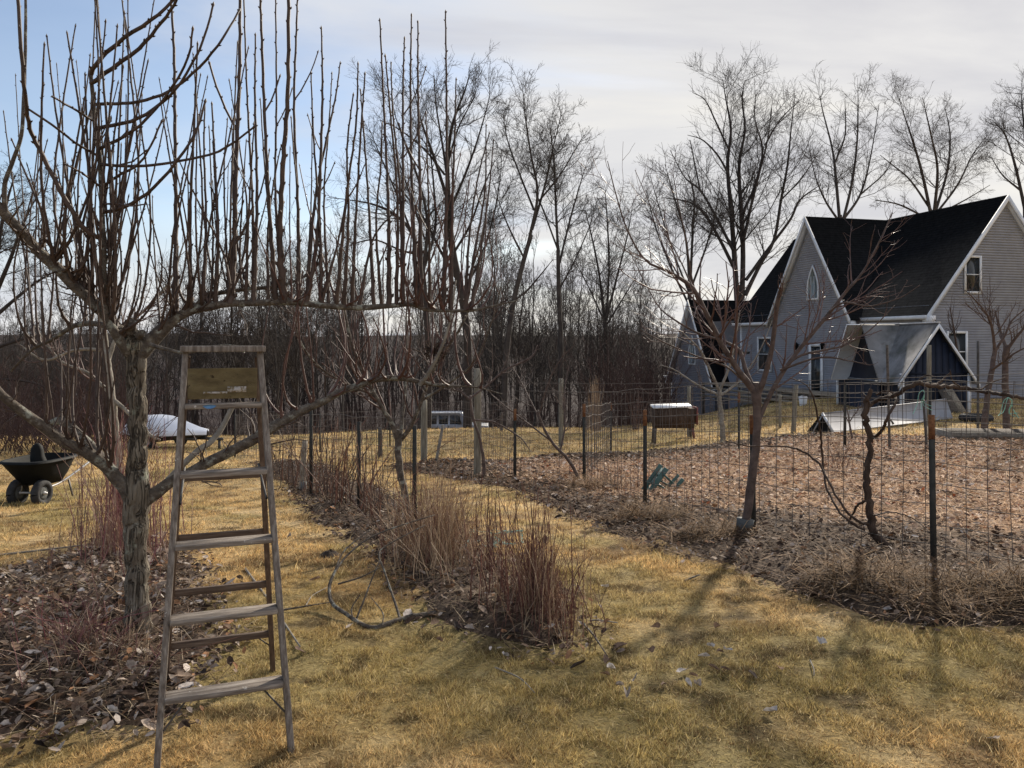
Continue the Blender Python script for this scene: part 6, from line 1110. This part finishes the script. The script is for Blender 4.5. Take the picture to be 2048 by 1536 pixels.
e = Geo(); e.prism([Hh(WS + WHW + .02, 2.9, BASEZ - .8), Hh(WS + WHW + 2.4, 2.9, BASEZ - .8), Hh(WS + WHW + 2.4, 2.9, -.55), Hh(WS + WHW + .02, 2.9, -.55)], -vF * 4); pw_ = e.build('porch_wall', MT['siding'], house); clap('siding', Hh(0, 2.9, 0), u_, vF, BASEZ - .8, -.6, lambda z: (WS + WHW + .02, WS + WHW + 2.4), pw_)
slab(house, 'porch_roof', [Hh(WS + WHW - .1, .4, 1.2), Hh(WS + WHW + 2.7, .4, 1.2), Hh(WS + WHW + 2.7, 3.3, -.45), Hh(WS + WHW - .1, 3.3, -.45)]); e = Geo(); e.box(WS + WHW - .1, WS + WHW + 2.7, 3.3, 3.42, -.62, -.46, Hh); e.build('gutter', MT['trim'], house)
e = Geo(); e.box(WS + WHW + 2.32, WS + WHW + 2.45, 2.85, 2.98, BASEZ - .8, -.6, Hh); e.build('corner_board', MT['trim'], house); window(Hh(0, 2.9, 0), u_, vF, WS + WHW + .7, WS + WHW + 1.4, -2.4, -1.2, house)
# lanterns beside the door
for px in (1598, 1650):
    s = pxs(px, CW); z = pzs(s, CW, 694); c = Hh(s, CW + .14, z); ln_ = thing('wall_lantern', c, 'black carriage lantern on the siding beside the house door', 'lantern', 'black lanterns flanking the door')
    e = Geo(); e.tubes(np.array([c + UP * k for k in (-.16, -.14, .08, .10, .2, .24)]), np.array([.03, .07, .09, .12, .03, .005]), 6, cap=True); e.build('cage', MT['black_plastic'], ln_); e = Geo(); e.tubes(np.array([c + UP * .05, c - vF * .12 + UP * .02]), np.array([.015, .015]), 6); e.build('bracket', MT['black_plastic'], ln_)
# deck and steps
dk = thing('deck', Hh(10, CW + 1.2, -.6), 'low grey wooden deck with open railing along the house front', 'deck')
for k in range(9): e = Geo(); e.box(2.6, 13.8, CW + .12 + k * .19, CW + .295 + k * .19, -.50, -.46, Hh); e.build('deck_board', MT['wood'], dk)
for k, z in enumerate((-.68, -.90, -1.12)): e = Geo(); e.box(2.6, 13.8, CW + 1.82 + k * .03, CW + 1.86 + k * .03, z - .05, z + .05, Hh); e.build('skirt_board', MT['wood'], dk)
for k in range(7): s = 2.7 + k * 1.83; e = Geo(); p = Hh(s, CW + 1.76, 0); e.box(s - .05, s + .05, CW + 1.70, CW + 1.80, hz1(p[0], p[1]) - .1, -.51, Hh); e.build('deck_post', MT['dark_wood'], dk)
p = G(1606, 803); p = np.array((W(1606, 0, 30.5)[0], 30.5, 0)); p[2] = hz1(p[0], p[1]); bk = thing('bucket', p, 'white plastic bucket standing on the lawn before the deck', 'bucket'); e = Geo(); e.tubes(np.array([p + UP * k for k in (-.01, .02, .34, .36, .34, .05)]), np.array([.12, .13, .165, .17, .155, .12]), 16, cap=True); e.build('pail', MT['white_paint'], bk, True); e = Geo(); e.tubes(np.array([p + np.array((.165 * math.cos(t), -.05, .33 + .06 * math.sin(t) * -1)) for t in np.linspace(0, math.pi, 9)]), np.full(9, .006), 5); e.build('handle', MT['steel'], bk)

# ------------------------------------------------------------------ navy garden shed
SY = 24.0; SX0, SX1, SXM = 11.7, 13.7, 12.7; SYB = 28.7; sg = hz1(12.5, 25) - .05; SE = EYE + (HY - 745) * SY / F; SR = EYE + (HY - 647) * SY / F
shed = thing('garden_shed', (SXM, 26, sg), 'small navy blue garden shed with a pale grey double-gabled roof', 'shed')
e = Geo(); e.prism([(SX0, SY, sg - .2), (SX1, SY, sg - .2), (SX1, SY, SE), (SXM, SY, SR - .06), (SX0, SY, SE)], (0, SYB - SY, 0)); e.build('wall', MT['navy'], shed)
for k in range(10):
    x = SX0 + .1 + k * .2; zt = SE - .02 + (SR - SE) * (1 - abs(x - SXM) / 1.0) - .12; e = Geo(); e.box(x - .093, x + .093, SY - .022, SY - .004, sg - .15, max(SE - .05, min(zt, SR)), None)
    e.build('board', MT['navy'], shed)
e = Geo(); e.box(SX0 + .05, SX1 - .05, SY - .034, SY - .024, SE - .06, SE + .0, None); e.build('batten', MT['navy'], shed)
sl_ = (SR - SE) / 1.0; ox = .22; so = SR - sl_ * (1 + ox)
def sslab(name, pts, mat='shed_roof'): return slab(shed, name, pts, .05, mat)
CYM, CYH, CXF = 26.2, 1.15, 11.45
sslab('roof', [(SXM, SY - .18, SR + .02), (SXM, SYB + .15, SR + .02), (SX0 - ox, SYB + .15, so), (SX0 - ox, SY - .18, so)]); sslab('rear_roof', [(SXM, SYB + .15, SR + .02), (SXM, SY - .18, SR + .02), (SX1 + ox, SY - .18, so), (SX1 + ox, SYB + .15, so)])
for s, xo in ((-1, CXF), (1, 10.95)): sslab('cross_gable_roof', [(SXM - .05, CYM, SR + .035), (xo, CYM, SR + .035), (xo, CYM + s * (CYH + .12), so - .02), (SXM - .05, CYM + s * (CYH + .12), so - .02)], 'shed_roof' if s < 0 else 'trim')  # far slab in pale trim: ground-bounced light put into its underside colour
e = Geo(); e.prism([(CXF + .06, CYM - CYH, sg - .2), (CXF + .06, CYM + CYH, sg - .2), (CXF + .06, CYM + CYH, so - .03), (CXF + .06, CYM, SR - .1), (CXF + .06, CYM - CYH, so - .03)], (.6, 0, 0)); e.build('cross_gable_wall', MT['navy'], shed)
e = Geo(); e.beam((SXM, SY - .2, SR + .035), (SXM, CYM, SR + .04), (1, 0, 0), .10, .03); e.beam((SXM, CYM - .02, SR + .05), (CXF - .05, CYM - .02, SR + .05), (0, 1, 0), .10, .03); e.build('ridge_cap', MT['white_paint'], shed)
for s in (-1, 1): e = Geo(); a = np.array((SXM, SY - .2, SR + .0)); b = np.array((SXM + s * (1 + ox), SY - .2, so - .02)); dn = np.array((0, 0, -.13)); o2 = np.array((0, -.03, 0)); e.hexa([a, b, b + dn, a + dn], [a + o2, b + o2, b + o2 + dn, a + o2 + dn]); e.build('rake_board', MT['trim'], shed)
for x, y in ((SX0, SY), (SX1, SY), (SX0, SYB)): e = Geo(); e.box(x - .05, x + .05, y - .045, y + .05, sg - .15, SE - .03); e.build('corner_board', MT['trim'], shed)
e = Geo(); a = np.array((13.3, SY - .45, hz1(13.3, SY - .45) - .02)); e.beam(a, a + np.array((-.25, .40, .75)), (1, 0, 0), .22, .03); setp(e.build('plank', MT['wood'], None, False, a), 'weathered plank leaning on the corner of the blue shed', 'plank')
e = Geo(); a = np.array((13.0, SY - .5, hz1(13.0, SY - .5) - .02)); e.beam(a, a + np.array((-.1, .45, .7)), (1, 0, 0), .3, .03); setp(e.build('plank', MT['dark_wood'], None, False, a), 'dark board leaning on the blue shed wall beside the weathered plank', 'plank')

# ------------------------------------------------------------------ low white A-frame cover
f1 = G(1668, 866); f2_ = G(1906, 838); a1 = W(1645, 826, f1[1] + .28); a2 = W(1892, 797, f2_[1] + .28); k1 = a1 + (a1 - f1) * np.array((1, 1, 0)); k1[2] = hz1(k1[0], k1[1]); k2 = a2 + (a2 - f2_) * np.array((1, 1, 0)); k2[2] = hz1(k2[0], k2[1])
cf = thing('cold_frame', (a1 + f2_) / 2 * np.array((1, 1, 0)) + np.array((0, 0, f1[2])), 'long low white A-frame garden cover beside the blue shed', 'cold frame')
slab(cf, 'front_sheet', [a1, a2, f2_ + UP * .02, f1 + UP * .02], .03, 'white_sheet'); slab(cf, 'back_sheet', [a2, a1, k1, k2], .03, 'white_sheet')
e = Geo(); off = (a2 - a1) / np.linalg.norm(a2 - a1) * .05; lf = f1 + (k1 - f1) * .0; left = k1 + np.array((-.25, .1, 0)); left[2] = hz1(left[0], left[1]); e.prism([f1 + off * 1.5, k1 + off, a1 + off - UP * .03], off); e.build('end_panel', MT['black_plastic'], cf)
for p_, q_ in ((a1, f1),): e = Geo(); e.beam(p_ - off * .3, q_ - off * .3, UP, .05, .03); e.build('edge_batten', MT['trim'], cf)
e = Geo(); P = [W(1612, 865, 18.7), W(1642, 828, 18.8), W(1662, 864, 18.5)]; P[0][2] = hz1(P[0][0], P[0][1]) - .02; P[2][2] = hz1(P[2][0], P[2][1]) - .02; e.prism(P, np.array((.12, .14, 0))); setp(e.build('gable_board', MT['black_plastic'], cf), 'black triangular end board')
e = Geo(); b_ = G(1785, 848); e.beam(W(1757, 812, 19.6), W(1787, 848, 19.2), (1, 0, 0), .04, .03); e.build('prop_stick', MT['dark_wood'], cf)
# raised bed and tyre
p = G(1905, 888); p2 = np.array((p[0] + 3.4, p[1] - .5, 0)); p2[2] = hz1(*p2[:2]); rbz = thing('raised_bed', p, 'low grey plank raised bed at the house side of the garden', 'raised bed'); hh = 26 * p[1] / F
for k in range(2): e = Geo(); z0 = .0 + k * hh / 2; e.hexa([p + UP * (z0 - .02), p2 + UP * (z0 - .02), p2 + np.array((.02, .05, z0 - .02)), p + np.array((.02, .05, z0 - .02))], [p + UP * (z0 + hh / 2 - .03), p2 + UP * (z0 + hh / 2 - .03), p2 + np.array((.02, .05, z0 + hh / 2 - .03)), p + np.array((.02, .05, z0 + hh / 2 - .03))]); e.build('plank', MT['wood'], rbz)
e = Geo(); bk_ = np.array((.15, 1.3, 0)); e.hexa([p + UP * -.1, p + bk_ + UP * -.1, p + bk_ + np.array((.05, 0, -.1)), p + np.array((.05, 0, -.1))], [p + UP * (hh - .04), p + bk_ + UP * (hh - .04), p + bk_ + np.array((.05, 0, hh - .04)), p + np.array((.05, 0, hh - .04))]); e.build('plank', MT['wood'], rbz)
e = Geo(); e.hexa([p + np.array((.06, .08, -.1)), p2 + np.array((0, .08, -.1)), p2 + bk_ + UP * -.1, p + bk_ + np.array((.06, 0, -.1))], [p + np.array((.06, .08, hh * .7)), p2 + np.array((0, .08, hh * .7)), p2 + bk_ + UP * hh * .7, p + bk_ + np.array((.06, 0, hh * .7))]); e.build('soil_fill', MT['soil'], rbz)
c = G(1966, 846); c = c + np.array((0, .3, .10)); e = Geo(); th = np.linspace(0, 2 * math.pi, 29); e.tubes(np.array([c + np.array((.30 * math.cos(t), .30 * math.sin(t), 0)) for t in th]), np.full(29, .095), 10); ty = setp(e.build('old_tyre', MT['rubber'], None, True, c), 'black old tyre lying flat by the raised bed', 'tyre')
# lidded trough on legs
tc_ = G(1346, 882); td = tc_[1]; wT = 92 * td / F; zt = EYE + (HY - 812) * td / F; zm = EYE + (HY - 855) * td / F; tr_ = thing('lidded_trough', tc_, 'dark wooden trough on four legs with a white lid and a red end', 'trough')
def TR(x, y, z): return np.array((tc_[0] + x, tc_[1] + y, z))
e = Geo(); e.hexa([TR(-wT * .43, -.18, zm), TR(wT * .43, -.18, zm), TR(wT * .43, .18, zm), TR(-wT * .43, .18, zm)], [TR(-wT * .47, -.24, zt - .06), TR(wT * .47, -.24, zt - .06), TR(wT * .47, .24, zt - .06), TR(-wT * .47, .24, zt - .06)]); e.build('body', MT['vine'], tr_)
e = Geo(); e.hexa([TR(-wT * .46, -.28, zt - .05), TR(wT * .38, -.28, zt - .02), TR(wT * .38, .28, zt), TR(-wT * .46, .28, zt - .03)], [TR(-wT * .46, -.28, zt - .02), TR(wT * .38, -.28, zt + .01), TR(wT * .38, .28, zt + .06), TR(-wT * .46, .28, zt + .03)]); e.build('lid', MT['white_paint'], tr_)
for x in (-.40, .40):
    for y in (-.15, .15): e = Geo(); e.beam(TR(wT * x * 1.06, y * 1.3, hz1(*TR(wT * x * 1.06, y * 1.3, 0)[:2]) - .04), TR(wT * x, y, zm + .02), (1, 0, 0), .06, .05); e.build('leg', MT['red' if x > 0 and y < 0 else 'dark_wood'], tr_)
e = Geo(); e.box(wT * .47, wT * .50, -.26, .26, zm + .1, zt - .02, TR); setp(e.build('end_panel', MT['red'], tr_), 'faded red end panel')
# overturned green stool
sd_ = G(1330, 990)[1]; sc0 = G(1300, 992); stl = thing('overturned_stool', sc0, 'dark green plastic stool frame tipped over on the garden mulch', 'stool')
def sw(px, py, dd): return W(px, py, sd_ + dd)
def bar(a, b, w, th, nm): e = Geo(); e.beam(sw(*a), sw(*b), (1, 0, 0), w * 1.3, th * 1.3); e.build(nm, MT['green_plastic'], stl, bevel=.006)
bar((1284, 983, .18), (1322, 930, .32), .05, .035, 'seat_rail'); bar((1295, 990, -.05), (1333, 937, .05), .055, .04, 'seat_rail'); bar((1290, 990, .02), (1300, 975, .2), .05, .03, 'seat_slat'); bar((1306, 968, .05), (1316, 952, .25), .05, .03, 'seat_slat'); bar((1318, 952, .04), (1327, 938, .26), .05, .03, 'seat_slat')
bar((1326, 948, .0), (1354, 974, .0), .022, .022, 'leg'); bar((1312, 966, .0), (1345, 989, .0), .026, .026, 'leg'); bar((1340, 990, .0), (1366, 958, .05), .04, .03, 'foot_rail'); bar((1334, 976, .22), (1357, 950, .28), .034, .03, 'foot_rail'); bar((1310, 955, .25), (1338, 972, .24), .022, .022, 'leg')
